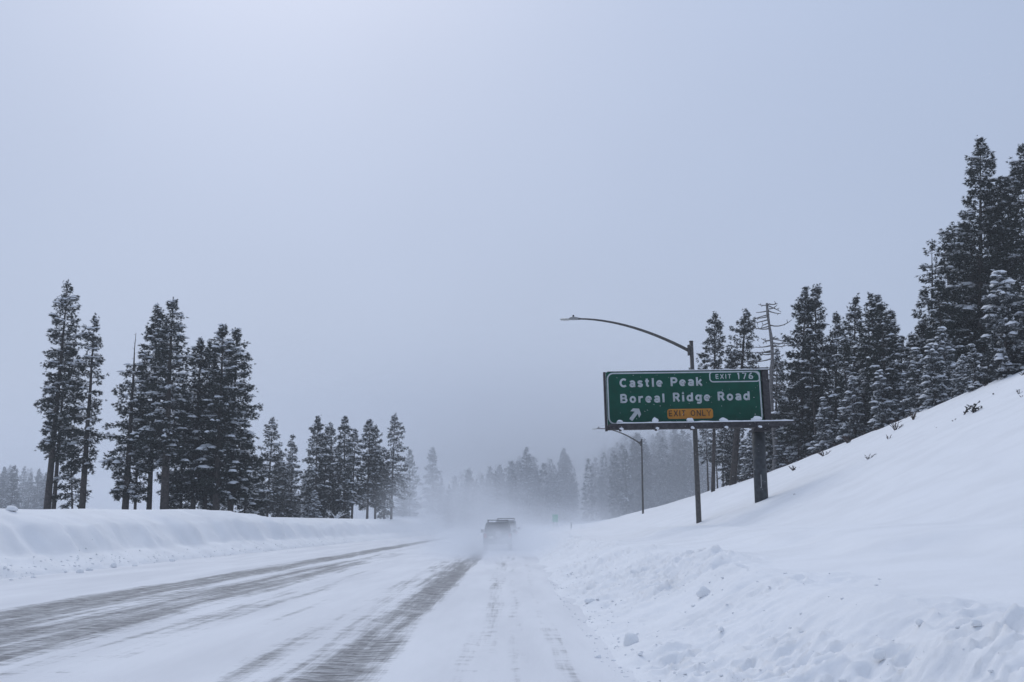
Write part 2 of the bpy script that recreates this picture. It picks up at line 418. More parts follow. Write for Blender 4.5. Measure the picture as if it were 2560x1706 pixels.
# ------------------------------------------------------------------ snow clods thrown up by the plough
def snow_block(px, py, wpx, label, hf=0.6, seed=0, elong=1.0):
    p = ground_hit(px, py); r = wpx / F_PX * p.y / 2
    o = MB().lump((0, 0, 0), (r, r * 0.8 * elong, r * hf * 1.2), seed, 0.5, 4, 0.09).build('snow_clod', M['clod'], None, True)
    o.location = (p.x, p.y, p.z + r * hf * 0.28); o.rotation_euler = (0, 0, seed * 1.3)
    tag(o, label, 'snow clod', 'larger snow clods beside the road')
snow_block(1474, 1505, 30, 'dark-bottomed snow clod near the road edge, right of the tyre ruts', 0.45, 3)
snow_block(1578, 1612, 46, 'largest rounded snow boulder on the ploughed berm at lower right', 0.85, 4)
snow_block(1760, 1488, 34, 'pale rounded snow lump halfway up the right berm', 0.8, 5)
snow_block(1803, 1577, 16, 'small dark snow chunk on the right berm below the pale lump', 0.7, 6)
snow_block(1495, 1645, 17, 'small flat snow clod left of the largest snow boulder', 0.5, 7)
snow_block(1600, 1638, 16, 'small flat snow clod just below the largest snow boulder', 0.5, 8)
snow_block(200, 1433, 21, 'largest grey snow clod at the foot of the left bank', 0.75, 9)
snow_block(223, 1427, 17, 'snow clod touching the largest one at the foot of the left bank', 0.6, 10)
snow_block(284, 1418, 19, 'round snow clod alone at the foot of the left bank', 0.75, 11)
snow_block(337, 1416, 13, 'low small snow clod right of the round one, left bank foot', 0.5, 12)
snow_block(430, 1404, 17, 'snow clod farthest along the left bank foot', 0.55, 13)
snow_block(51, 1447, 10, 'tiny dark snow clod at left bank foot, second from photo edge', 0.5, 14)
snow_block(83, 1445, 13, 'tiny flat snow clod at left bank foot, third from photo edge', 0.5, 15)
snow_block(28, 1451, 12, 'tiny snow clod at left bank foot nearest the photo edge', 0.5, 16)
snow_block(163, 1431, 10, 'tiny snow clod just left of the largest left-bank clod', 0.5, 17)
snow_block(2300, 1562, 24, 'rounded snow lump on the right field above the rough berm', 0.7, 18)
snow_block(2440, 1565, 26, 'snow lump farthest right on the field above the berm', 0.7, 19)
snow_block(2200, 1645, 34, 'snow lump low on the right berm near the bottom edge', 0.8, 20)
p = at(30, 1266, 34.6)
cap = MB().lump((0, 0, 0), (0.20, 0.16, 0.13), 33, 0.4, 3, 0.12).build('snow_clod', M['clod'], None, True)
cap.location = (p.x, p.y, gz(p.x, p.y) + 0.05)
tag(cap, 'white snow knob on top of the left bank at the photo edge', 'snow clod', 'larger snow clods beside the road')

def rubble():
    rg = np.random.RandomState(5)
    # unit lumps
    protos = []
    for k in range(5):
        bm = bmesh.new(); bmesh.ops.create_icosphere(bm, subdivisions=1, radius=1.0); bm.verts.ensure_lookup_table()
        V = np.array([v.co[:] for v in bm.verts]); Fm = np.array([[v.index for v in f.verts] for f in bm.faces]); bm.free()
        V = V * (1 + 0.28 * (rg.rand(len(V), 1) - 0.5) * 2); V[:, 2] *= 0.75; protos.append((V, Fm))
    VV, FF, off = [], [], 0
    def scatter(n, fn, smin, smax):
        nonlocal off
        for i in range(n):
            x, y = fn(); s = smin + (smax - smin) * rg.rand() ** 2.5
            z = gz(x, y); V, Fm = protos[rg.randint(5)]
            a = rg.rand() * 6.28; ca, sa = math.cos(a), math.sin(a)
            W = V * np.array([s, s * (0.6 + 0.5 * rg.rand()), s * 0.8])
            W = np.stack([W[:, 0] * ca - W[:, 1] * sa + x, W[:, 0] * sa + W[:, 1] * ca + y, W[:, 2] * 0.8 + z + s * 0.02], -1)
            VV.append(W); FF.append(Fm + off); off += len(W)
    scatter(650, lambda: (1.15 + abs(rg.normal(1.0, 0.85)), 6 + 40 * rg.rand() ** 1.8), 0.006, 0.036)
    scatter(420, lambda: (1.0 + abs(rg.normal(0.25, 0.25)), 7 + 25 * rg.rand() ** 1.3), 0.006, 0.032)
    scatter(700, lambda: (-14.75 - abs(rg.normal(0.0, 0.5)), 24 + 70 * rg.rand() ** 1.5), 0.015, 0.07)
    return tri_mesh('snow_rubble', np.concatenate(VV), np.concatenate(FF), True)
rub = link('snow_rubble', rubble(), M['clod'])
tag(rub, 'crumbled lumps of ploughed snow strewn along the road edges', 'snow rubble', kind='stuff')

# ------------------------------------------------------------------ conifers
def tubes_np(paths, n=4):
    """paths: list of (points k x 3, radii k); returns V, F of open tubes"""
    VV, FF, off = [], [], 0
    ang = np.arange(n) * 2 * math.pi / n; ca, sa = np.cos(ang), np.sin(ang)
    for P, rad in paths:
        P = np.asarray(P); rad = np.asarray(rad); k = len(P)
        T = np.gradient(P, axis=0); T /= np.linalg.norm(T, axis=1, keepdims=True) + 1e-9
        A = np.where(np.abs(T[:, 2:3]) < 0.9, np.array([[0, 0, 1.0]]), np.array([[0, 1.0, 0]]))
        U = np.cross(T, A); U /= np.linalg.norm(U, axis=1, keepdims=True) + 1e-9
        W = np.cross(T, U)
        ring = P[:, None, :] + (U[:, None, :] * ca[None, :, None] + W[:, None, :] * sa[None, :, None]) * rad[:, None, None]
        VV.append(ring.reshape(-1, 3))
        i = np.arange(k - 1)[:, None] * n; j = np.arange(n)[None, :]; j2 = (j + 1) % n
        FF.append(np.stack([i + j, i + j2, i + n + j2, i + n + j], -1).reshape(-1, 4) + off); off += k * n
    return np.concatenate(VV), np.concatenate(FF)

def blades(P, Dv, size, rg, k=6, width=0.105, spread=0.62, up=0.06):
    n = len(P)
    P = np.repeat(P, k, 0); Dv = np.repeat(Dv, k, 0); size = np.repeat(size, k)
    d = Dv + rg.normal(0, spread, (n * k, 3)) + np.array([0, 0, up]); d /= np.linalg.norm(d, axis=1, keepdims=True) + 1e-9
    L = size * rg.uniform(0.55, 1.2, n * k)
    s = np.cross(d, rg.normal(0, 1, (n * k, 3))); s /= np.linalg.norm(s, axis=1, keepdims=True) + 1e-9
    wv = (L * width)[:, None] * s
    base = P + rg.normal(0, 0.12, (n * k, 3)) * size[:, None]
    tip = base + d * L[:, None]
    V = np.stack([base + wv, tip, base - wv], 1).reshape(-1, 3)
    return V, np.arange(n * k * 3).reshape(-1, 3)

def domes(C, rx_, ry_, rz_, az, rg, n=7):
    m = len(C); a = np.arange(n) * 2 * math.pi / n
    jit = rg.uniform(0.75, 1.2, (m, n))
    x = np.cos(a)[None] * rx_[:, None] * jit; y = np.sin(a)[None] * ry_[:, None] * jit
    c, s = np.cos(az)[:, None], np.sin(az)[:, None]
    X = x * c - y * s; Y = x * s + y * c
    lo = np.stack([C[:, 0:1] + X, C[:, 1:2] + Y, C[:, 2:3] - rz_[:, None] * rg.uniform(0.3, 0.9, (m, n))], -1)
    hi = np.stack([C[:, 0:1] + X * 0.6, C[:, 1:2] + Y * 0.6, C[:, 2:3] + rz_[:, None] * rg.uniform(0.4, 0.75, (m, n))], -1)
    top = (C + np.stack([0 * rz_, 0 * rz_, rz_ * 0.9], -1))[:, None, :]
    V = np.concatenate([lo, hi, top], 1).reshape(-1, 3)
    b = np.arange(m)[:, None, None] * (2 * n + 1); j = np.arange(n)[None, :, None]; j2 = (j + 1) % n
    q = np.concatenate([np.concatenate([b + j, b + j2, b + n + j2], 2), np.concatenate([b + j, b + n + j2, b + n + j], 2),
                        np.concatenate([b + n + j, b + n + j2, b + 2 * n + 0 * j], 2)], 1)
    return V, q.reshape(-1, 3)

def conifer(seed, H, Rc, base=0.25, lean=(0, 0), dens=1.0, clump=0.34, snow=0.3, droop=0.38, profile=0.75, side=None,
            gap=0.12, dead_top=0.0, stubs=0.5, r0=None, spacing=0.38, frost=0.05, k=6, bare=False, outer=0.45):
    rg = np.random.RandomState(seed); clump = clump * 0.90; k = k + 5
    r0 = r0 or 0.011 * H + 0.03
    nz = 12; t = np.linspace(0, 1, nz)
    wob = rg.normal(0, 0.0035 * H, (nz, 2)).cumsum(0) * t[:, None] * 0.5
    P = np.stack([lean[0] * t + wob[:, 0] * (t < 1), lean[1] * t + wob[:, 1] * (t < 1), H * t], -1)
    P = np.vstack([[P[0] - [0, 0, 0.8]], P])
    rad = np.concatenate([[r0 * 1.08], np.maximum(r0 * (1 - t) ** 0.85, 0.018)])
    axisf = lambda h: np.array([np.interp(h, P[:, 2], P[:, 0]), np.interp(h, P[:, 2], P[:, 1]), h])
    trunk_paths = [(P, rad)]
    limb_paths = []
    tp, td, ts = [], [], []
    sc, sr, sa_ = [], [], []
    h = base * H; a0 = rg.rand() * 6.28
    seclen = rg.uniform(0.72, 1.18, (9, 6))
    while h < H * (0.985 - dead_top):
        tt = (h - base * H) / (H * (1 - base))
        pr = (1 - tt) ** profile * min(1.0, 0.55 + tt * 2.6) + 0.05
        nb = rg.randint(3, 6) if tt < 0.85 else rg.randint(2, 5)
        for b in range(nb):
            if rg.rand() < gap: continue
            a = a0 + b * 6.283 / nb + rg.normal(0, 0.3)
            L = Rc * pr * rg.uniform(0.55, 1.15) * seclen[int(tt * 8.99)][int((a % 6.283) / 6.2832 * 5.999)]
            if side is not None: L *= 1 + side[1] * math.cos(a - side[0])
            L = max(L, 0.12)
            el = -0.34 + 0.85 * tt + rg.normal(0, 0.17)
            if tt > 0.9: el += 0.45; L *= 0.8
            c0 = axisf(min(h + rg.normal(0, 0.22) * (1 - tt), H * 0.99))
            s = np.linspace(0, 1, 5)
            out_ = s * L * math.cos(el); zz = s * L * math.sin(el) - droop * L * s ** 2 * (1 - 0.6 * tt) + 0.22 * L * s ** 3
            bx = c0[0] + math.cos(a) * out_; by = c0[1] + math.sin(a) * out_; bz = c0[2] + zz
            BP = np.stack([bx, by, bz], -1)
            br = max(0.012, 0.018 * L + 0.008)
            limb_paths.append((BP[:5], np.linspace(br, 0.008, 5)))
            n = max(2, int(dens * (4.0 + L * 9.0 + 1.3 * L * L)))
            sv = outer * 0.5 + (1 - outer * 0.5) * rg.rand(n) ** 0.65
            if L < 0.5: sv = rg.rand(n)
            pos = np.stack([np.interp(sv, s, BP[:, q]) for q in range(3)], -1)
            lat = rg.normal(0, 1, n) * (0.12 + 0.20 * L * (1 - 0.5 * sv))
            perp = np.array([-math.sin(a), math.cos(a), 0])
            pos = pos + perp * lat[:, None] + np.array([0, 0, 1]) * rg.normal(-0.05, 0.10 + 0.02 * L, n)[:, None]
            dr = np.tile(np.array([math.cos(a), math.sin(a), -0.18]), (n, 1)) + perp * (np.sign(lat) * 0.55)[:, None]
            tp.append(pos); td.append(dr); ts.append(clump * rg.uniform(0.7, 1.15, n) * (0.75 + 0.25 * (1 - tt)))
            if rg.rand() < snow:
                ms = rg.randint(2, 4 + int(1 + L * 2.8))
                sv2 = rg.uniform(0.3, 0.98, ms)
                q = np.stack([np.interp(sv2, s, BP[:, z]) for z in range(3)], -1) + perp * (rg.normal(0, 0.10 * L, ms))[:, None]
                q[:, 2] += 0.13
                sc.append(q); sr.append((0.06 + 0.27 * rg.rand(ms) ** 1.7) * (0.6 + 0.22 * min(L, 2.5))); sa_.append(np.full(ms, a))
        h += spacing * rg.uniform(0.75, 1.3) * (1.0 if tt < 0.8 else 0.7); a0 += 1.1
    # leader
    topP = axisf(H * (1 - dead_top * 0.2))
    if dead_top == 0:
        n = 6; hh = H - rg.rand(n) * 0.07 * H
        tp.append(np.stack([axisf(q) for q in hh])); td.append(np.tile([0, 0, 1.0], (n, 1))); ts.append(np.full(n, clump * 0.55))
    else:
        for q in np.linspace(H * (1 - dead_top), H * 0.99, 7):
            a = rg.rand() * 6.28; L = rg.uniform(0.2, 0.8); c0 = axisf(q)
            limb_paths.append((np.stack([c0, c0 + [math.cos(a) * L * .5, math.sin(a) * L * .5, 0.02], c0 + [math.cos(a) * L, math.sin(a) * L, 0.12]]), np.array([0.02, 0.014, 0.006])))
    # dead stubs below the crown
    hh = 0.08 * H
    while hh < (base + 0.25) * H:
        if rg.rand() < stubs:
            a = rg.rand() * 6.28; L = rg.uniform(0.3, 1.5); c0 = axisf(hh)
            limb_paths.append((np.stack([c0, c0 + [math.cos(a) * L * .5, math.sin(a) * L * .5, -0.03], c0 + [math.cos(a) * L, math.sin(a) * L, -0.22 * L]]), np.array([0.026, 0.017, 0.006])))
        hh += 0.5
    V1, F1 = tubes_np(trunk_paths, 10); V2, F2 = tubes_np(limb_paths, 3)
    trunk = tri_mesh('trunk', np.vstack([V1, V2]), np.vstack([F1, F2 + len(V1)]), True)
    tp, td, ts = np.concatenate(tp), np.concatenate(td), np.concatenate(ts)
    crown = tri_mesh('crown', *blades(tp, td, ts, rg, k))
    sn = None
    parts = []
    if sc:
        C = np.concatenate(sc); r = np.concatenate(sr); a = np.concatenate(sa_)
        parts.append(domes(C, r * 2.0, r * 0.95, r * 0.5, a, rg))
    if frost > 0:
        sel = rg.rand(len(tp)) < frost
        if sel.any():
            V, Q = blades(tp[sel] + [0, 0, 0.06], td[sel], ts[sel] * 0.9, rg, 3, 0.3, 0.4, 0.1)
            parts.append((V, Q))
    if parts:
        off = 0; VV = []; FF = []
        for V, Q in parts: VV.append(V); FF.append(Q + off); off += len(V)
        sn = tri_mesh('snow_load', np.concatenate(VV), np.concatenate(FF))
    return trunk, crown, sn

def plant_tree(name, meshes, loc, rz=0.0, sc=1.0, label=None, group=None, needles='needles', cat='tree'):
    root = empty(name, loc, rz); root.scale = (sc, sc, sc) if not hasattr(sc, '__len__') else sc
    tr, cr, sn = meshes
    link('trunk', tr, M['bark'], root)
    if cr: link('crown', cr, M[needles], root)
    if sn: tag(link('snow_load', sn, M['tree_snow'], root), kind='stuff')
    tag(root, label, cat, group)
    return root

def tree_at(seed, pxb, pyb, pxt, pyt, D, label, group, R_px=40, needles='needles', name='conifer_tree', **kw):
    b = at(pxb, pyb, D); t = at(pxt, pyt, D); g = gz(b.x, D)
    H = t.z - g
    ms = conifer(seed, H, R_px / F_PX * D * 1.05, lean=(t.x - b.x, 0.0), **kw)
    return plant_tree(name, ms, (b.x, D, g), 0, 1.0, label, group, needles)

GL = 'tall conifers behind the left snow bank'
L_ = [
 # seed, base px, base py, top px, top py, D, radius px, label, extra
 (1, 118, 1275, 168, 705, 88, 60, 'tallest leftmost conifer with bare leaning lower trunk on the left', dict(base=0.30, dens=1.05, snow=0.32, profile=0.5, gap=0.2, side=(0.3, 0.25), r0=0.33, stubs=0.7)),
 (2, 134, 1275, 172, 835, 92, 40, 'thin conifer right behind the leftmost tall conifer trunk', dict(base=0.33, dens=0.8, snow=0.25, profile=0.5, gap=0.3, r0=0.22)),
 (3, 205, 1275, 238, 785, 87, 50, 'slim conifer with needles mostly on one side, right of the leftmost pair', dict(base=0.24, dens=0.95, snow=0.28, profile=0.52, gap=0.24, side=(2.9, 0.35), r0=0.30, stubs=0.8)),
 (4, 183, 1275, 178, 1120, 90, 45, 'small ragged conifer between the two leftmost bare trunks', dict(base=0.25, dens=0.8, snow=0.5, profile=0.5, gap=0.25, r0=0.10)),
 (5, 313, 1275, 340, 833, 86, 56, 'conifer with dead spike top, left edge of the second clump', dict(base=0.12, dens=1.0, snow=0.35, profile=0.5, gap=0.16, dead_top=0.17, r0=0.32, stubs=0.9)),
 (6, 338, 1275, 356, 905, 94, 36, 'thin dark conifer behind the dead-topped one', dict(base=0.35, dens=0.8, snow=0.35, profile=0.5, gap=0.2, r0=0.15)),
 (7, 373, 1275, 394, 757, 90, 66, 'tall snowy conifer just left of the thickest trunk', dict(base=0.27, dens=1.15, snow=0.5, profile=0.62, gap=0.10, r0=0.26, stubs=0.9)),
 (8, 411, 1275, 433, 744, 85, 74, 'conifer with the thickest trunk and a long branch to the right', dict(base=0.27, dens=1.2, snow=0.5, profile=0.58, gap=0.12, r0=0.40, stubs=0.9)),
 (9, 452, 1278, 462, 985, 93, 50, 'lower conifer filling the gap right of the thickest trunk', dict(base=0.10, dens=1.0, snow=0.4, profile=0.55, gap=0.12, r0=0.15)),
 (10, 482, 1278, 503, 842, 88, 66, 'dark pointed conifer at the left of the third clump', dict(base=0.14, dens=1.3, snow=0.3, profile=0.7, gap=0.08, r0=0.26)),
 (11, 512, 1278, 527, 850, 93, 58, 'conifer squeezed in the middle of the third clump', dict(base=0.15, dens=1.2, snow=0.35, profile=0.5, gap=0.08, r0=0.24)),
 (12, 540, 1278, 557, 811, 87, 76, 'tallest conifer of the third clump with heavy snow on its left', dict(base=0.16, dens=1.35, snow=0.55, profile=0.62, gap=0.07, r0=0.33)),
 (13, 576, 1278, 589, 819, 89, 72, 'broad conifer at the right edge of the third clump', dict(base=0.13, dens=1.35, snow=0.3, profile=0.6, gap=0.07, r0=0.27)),
 (14, 612, 1285, 620, 1080, 96, 46, 'low bushy conifer tucked under the third clump', dict(base=0.06, dens=1.2, snow=0.5, profile=0.6, gap=0.1, r0=0.12)),
]
for s, pb, yb, pt, yt, D, rp, lab, kw in L_:
    kw['dens'] *= 1.08; kw['gap'] *= 0.85; kw['snow'] = min(1, kw['snow'] * 1.35)
    tree_at(s, pb, yb, pt, yt, D, lab, GL, rp * 1.08, **kw)
GMID = 'smaller conifers along the left bank toward the road'
L2 = [
 (21, 668, 1285, 681, 1044, 132, 44, 'conifer standing alone just right of the three tall clumps', dict(base=0.10, snow=0.5, dens=1.1)),
 (22, 640, 1285, 645, 1150, 140, 36, 'low snowy conifer left of the lone one', dict(base=0.06, snow=0.65, dens=1.1)),
 (23, 727, 1288, 733, 1085, 140, 32, 'narrow pale conifer in the gap before the row', dict(base=0.08, snow=0.55, dens=0.9, frost=0.25)),
 (24, 706, 1288, 708, 1160, 138, 34, 'short grey conifer left of the narrow pale one', dict(base=0.05, snow=0.5, dens=1.1, frost=0.2)),
 (25, 788, 1288, 795, 1040, 134, 46, 'first tall conifer at the left end of the row', dict(base=0.12, snow=0.35, dens=1.3)),
 (26, 808, 1288, 818, 1062, 140, 40, 'conifer behind the first tall one of the row', dict(base=0.15, snow=0.35, dens=1.1)),
 (27, 836, 1288, 826, 1055, 144, 36, 'conifer with slim top second in the row', dict(base=0.2, snow=0.3, dens=0.9)),
 (28, 860, 1290, 863, 1040, 137, 42, 'snow-dusted conifer at the middle of the row', dict(base=0.14, snow=0.55, dens=1.2)),
 (29, 880, 1290, 887, 1070, 142, 36, 'pointed conifer right of the middle of the row', dict(base=0.18, snow=0.5, dens=1.0)),
 (30, 918, 1290, 926, 1047, 146, 42, 'conifer with bright snow patches near the end of the row', dict(base=0.16, snow=0.6, dens=1.3)),
 (31, 938, 1290, 940, 1062, 152, 40, 'dark conifer crowded against the row end', dict(base=0.16, snow=0.35, dens=1.2)),
 (32, 978, 1291, 985, 1037, 162, 40, 'slim dark conifer with bare lower trunk ending the row', dict(base=0.26, snow=0.3, dens=1.0, profile=0.5, side=(0, 0.25))),
 (33, 960, 1291, 961, 1120, 160, 34, 'low conifer between the last two of the row', dict(base=0.1, snow=0.4, dens=1.1)),
 (34, 1024, 1292, 1025, 1125, 215, 34, 'hazy conifer left of the pair near the blowing snow', dict(base=0.05, snow=0.4, dens=1.1, frost=0.15)),
 (35, 1081, 1294, 1083, 1116, 235, 32, 'hazy pointed conifer nearest the blowing snow', dict(base=0.06, snow=0.4, dens=1.1, frost=0.15)),
 (36, 1003, 1292, 1005, 1190, 222, 28, 'low hazy conifer just right of the row end', dict(base=0.05, snow=0.4, dens=1.1, frost=0.15)),
]
for s, pb, yb, pt, yt, D, rp, lab, kw in L2:
    kw = dict(dict(clump=0.36, profile=0.62, gap=0.12, k=5, frost=0.08), **kw)
    tree_at(s, pb, yb, pt, yt, D, lab, GMID, rp, **kw)

GR = 'conifers on the right hillside'
def tz(px, D): return at(px, 1200, D).x
L3 = [
 (41, 1782, 1215, 1790, 778, 92, 66, 'pointed conifer just right of the lamp post above the sign', dict(base=0.42, snow=0.28, dens=1.2, r0=0.2)),
 (42, 1832, 1215, 1866, 773, 94, 74, 'conifer left of the dead snag above the sign', dict(base=0.42, snow=0.3, dens=1.2, r0=0.36)),
 (43, 1940, 1195, 1941, 868, 92, 46, 'short conifer in front of the dead snag', dict(base=0.10, snow=0.35, dens=1.1)),
 (44, 2000, 1165, 2014, 715, 84, 74, 'left of the twin-topped pair of tall conifers on the hillside', dict(base=0.12, snow=0.3, dens=1.5)),
 (45, 2038, 1160, 2043, 712, 85, 76, 'right of the twin-topped pair of tall conifers on the hillside', dict(base=0.12, snow=0.35, dens=1.5)),
 (46, 2088, 1130, 2091, 778, 84, 52, 'narrow conifer in the dip right of the twin pair', dict(base=0.12, snow=0.5, dens=1.2)),
 (47, 2132, 1110, 2142, 738, 80, 62, 'pointed conifer right of the dip', dict(base=0.14, snow=0.5, dens=1.3)),
 (48, 2188, 1080, 2191, 737, 76, 66, 'conifer loaded with the brightest snow on the hillside', dict(base=0.12, snow=0.95, dens=1.2)),
 (49, 2222, 1060, 2226, 775, 78, 56, 'snowy conifer just right of the brightest one', dict(base=0.10, snow=0.7, dens=1.2)),
 (50, 2328, 1010, 2330, 597, 74, 58, 'slender layered conifer with open branches left of the giants', dict(base=0.42, snow=0.35, dens=1.0, gap=0.24, profile=0.55, spacing=0.55)),
 (51, 2370, 1000, 2371, 588, 74, 52, 'thin spire conifer next to the slender layered one', dict(base=0.2, snow=0.5, dens=1.2)),
 (52, 2447, 975, 2450, 343, 70, 128, 'giant conifer with the highest top on the right', dict(base=0.06, snow=0.42, dens=1.6, profile=0.72)),
 (53, 2508, 950, 2505, 440, 71, 110, 'broad conifer between the giant and the photo edge', dict(base=0.06, snow=0.5, dens=1.6, profile=0.6)),
 (54, 2570, 930, 2562, 362, 68, 120, 'tall conifer cut off by the right photo edge', dict(base=0.06, snow=0.5, dens=1.6, profile=0.6)),
 (56, 2252, 1045, 2254, 842, 77, 48, 'lowest snowy conifer in the dip of the hillside skyline', dict(base=0.05, snow=0.9, dens=1.3)),
 (57, 2280, 1035, 2279, 832, 79, 46, 'snowy conifer in the skyline dip, second from the slender layered one', dict(base=0.05, snow=0.85, dens=1.3)),
 (58, 2305, 1020, 2306, 800, 77, 48, 'snowy conifer touching the foot of the slender layered one', dict(base=0.05, snow=0.9, dens=1.3)),
 (59, 2350, 1005, 2349, 760, 73, 54, 'bushy snow-laden conifer in front of the thin spire', dict(base=0.04, snow=0.95, dens=1.4)),
 (55, 2415, 985, 2412, 560, 75, 80, 'dark conifer filling in left of the giant', dict(base=0.08, snow=0.5, dens=1.4, profile=0.6)),
]
for s, pb, yb, pt, yt, D, rp, lab, kw in L3:
    kw = dict(dict(clump=0.34, profile=0.7, gap=0.09, k=6, frost=0.10, droop=0.3), **kw)
    tree_at(s, pb, yb, pt, yt, D, lab, GR, rp, **kw)

# ---- the dead snag
def snag():
    b = at(1938, 1195, 90); t = at(1922, 758, 90); g = gz(b.x, 90.0); H = t.z - g
    rg = np.random.RandomState(77); lx = t.x - b.x
    P = np.array([[lx * q + 0.16 * math.sin(q * 11), 0.1 * math.sin(q * 7 + 1), H * q] for q in np.linspace(0, 1, 16)]); P[0, 2] = -0.6
    paths = [(P, np.linspace(0.27, 0.11, 16) * (1 + 0.16 * np.sin(np.arange(16) * 2.3)))]; limbs = []
    def limb(hf, dx, rise, dy=0.0):
        c0 = np.array([lx * hf, 0, H * hf]); s = np.linspace(0, 1, 6)
        Q = np.stack([c0[0] + dx * s, c0[1] + dy * s, c0[2] + rise * (s ** 2.2) - 0.15 * abs(dx) * s * (1 - s) * 2], -1)
        limbs.append((Q, np.linspace(0.07, 0.026, 6)))
        for kk in (3, 4):
            d = np.array([rg.uniform(-.3, .3), rg.uniform(-.4, .4), rg.uniform(-.3, .35)]); limbs.append((np.stack([Q[kk], Q[kk] + d * .6, Q[kk] + d]), np.array([0.04, 0.03, 0.018])))
    for hf, dx, rise, dy in ((0.995, 0.9, 0.10, .2), (0.99, -1.0, 0.05, .1), (0.965, 0.7, 0.3, -.4), (0.955, -1.2, -0.15, .3), (0.93, -1.5, -0.5, -.3), (0.90, -1.9, -0.45, .2),
                             (0.865, 2.2, 0.55, .1), (0.86, -1.2, -0.2, .6), (0.845, -1.8, 0.05, -.5), (0.80, 0.7, -0.2, .9), (0.74, 1.7, 0.05, -.2), (0.71, -1.6, -0.1, .3),
                             (0.66, -1.9, -0.2, .4), (0.64, 1.9, 0.0, .1), (0.60, -1.7, -0.3, -.5), (0.57, 1.6, -0.1, .3), (0.52, -1.5, -0.3, .3), (0.47, 1.4, -0.2, -.2)):
        limb(hf, dx, rise, dy)
    for kk in range(26):
        sg = -1 if kk % 2 else 1
        limb(rg.uniform(0.42, 0.985), sg * rg.uniform(0.4, 1.7), rg.uniform(-0.45, 0.25), rg.uniform(-.9, .9))
    root = empty('dead_tree', (b.x, 90.0, g))
    V, F = tubes_np(paths, 9); link('trunk', tri_mesh('trunk', V, F, True), M['bark_grey'], root)
    V, F = tubes_np(limbs, 4); link('bare_branches', tri_mesh('bare_branches', V, F, True), M['bark_grey'], root)
    tag(root, 'bare grey dead tree with broken flat top above the sign', 'dead tree')
snag()

# ---- forest fillers: shared meshes, copied
def variants(n, seed, H, Rc, **kw): return [conifer(seed + i, H, Rc, **kw) for i in range(n)]
fill = variants(5, 300, 13.0, 2.3, base=0.08, dens=1.2, clump=0.34, snow=0.35, gap=0.08, frost=0.06, profile=0.7, k=5)
young = variants(4, 340, 5.0, 1.5, base=0.02, dens=1.6, clump=0.28, snow=0.9, gap=0.05, frost=0.25, profile=0.8, k=5, spacing=0.3, stubs=0.0)
bare = variants(3, 360, 15.0, 1.9, base=0.45, dens=0.9, clump=0.34, snow=0.35, gap=0.2, frost=0.08, profile=0.6, k=5, stubs=1.0)
rg = random.Random(8)
def edge_x(Y):      # inner edge of the trees on the hillside
    return 25.5 + 0.6 * math.sin(Y * 0.21) + 0.4 * math.sin(Y * 0.53)
for i in range(56):
    Y = rg.uniform(66, 135); X = edge_x(Y) + 0.4 + rg.random() ** 1.2 * 16
    pxq = 1280 + F_PX * X / Y * 0.985
    if 2215 < pxq < 2320: X += 5.0
    kind = rg.random(); ms = rg.choice(fill) if kind < 0.62 else rg.choice(bare)
    plant_tree('conifer_tree', ms, (X, Y, gz(X, Y)), rg.uniform(0, 6.28), rg.uniform(0.55, 0.86),
               'dark snow-flecked conifer crowded in the shadowed wood on the right hillside', 'crowded conifers in the right hillside wood')
for i in range(46):
    Y = rg.uniform(46, 112); X = edge_x(Y) + rg.uniform(-0.3, 2.6)
    plant_tree('young_conifer', rg.choice(young), (X, Y, gz(X, Y) - 0.1), rg.uniform(0, 6.28), rg.uniform(0.45, 1.15),
               'young snow-laden conifer at the edge of the right hillside wood', 'young conifers edging the right hillside wood', 'needles_frost')
for i in range(30):
    X = rg.uniform(-52, -26); Y = 92 + rg.random() * 45
    px = 1280 + F_PX * X / Y
    if px < 445: continue
    ms = rg.choice(fill) if rg.random() < 0.7 else rg.choice(bare)
    plant_tree('conifer_tree', ms, (X, Y, gz(X, Y) - 0.1), rg.uniform(0, 6.28), rg.uniform(0.3, 0.62),
               'low conifer in the undergrowth behind the tall left-hand trees', 'low conifers behind the tall left-hand trees')
for i in range(26):
    Y = rg.uniform(130, 200); X = -17 - 13 * rg.random() - (Y - 130) * 0.10
    px = 1280 + F_PX * X / Y
    if px > 1060: continue
    plant_tree('young_conifer', rg.choice(young + fill[:2]), (X - 6, Y, gz(X - 6, Y) - 0.1), rg.uniform(0, 6.28), rg.uniform(0.5, 0.95),
               'low snowy conifer in the undergrowth behind the left-hand row', 'low conifers behind the left-hand row', 'needles_frost')

# ---- far woods
farm = variants(5, 400, 15.0, 2.6, base=0.10, dens=1.0, clump=0.6, snow=0.35, gap=0.06, frost=0.22, profile=0.65, k=4, spacing=0.6, stubs=0.2)
def far_tree(px, pyt, D, label, group):
    b = at(px, 1285, D); g = gz(b.x, D); t = at(px, pyt, D); H = t.z - g
    if H < 4: return
    s = min(H, 24) / 15.0
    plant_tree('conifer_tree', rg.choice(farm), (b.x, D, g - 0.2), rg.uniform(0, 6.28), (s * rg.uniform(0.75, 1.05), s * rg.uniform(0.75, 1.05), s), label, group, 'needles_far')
def skyline(px):
    return float(np.interp(px, [1090, 1120, 1170, 1200, 1270, 1318, 1345, 1385, 1412, 1440, 1480, 1530, 1560, 1620, 1700, 1800], [1200, 1182, 1165, 1172, 1150, 1116, 1148, 1132, 1118, 1160, 1125, 1095, 1075, 1080, 1060, 1040]))
for i in range(92):
    px = rg.uniform(1100, 1770); D = rg.uniform(215, 290)
    if 1438 < px < 1470 and rg.random() < 0.8: continue
    if px > 1470: D = rg.uniform(205, 285)
    far_tree(px, skyline(px) + rg.random() ** 1.3 * 55, D, 'hazy far conifer in the wood closing off the road ahead', 'far wood ahead of the road')
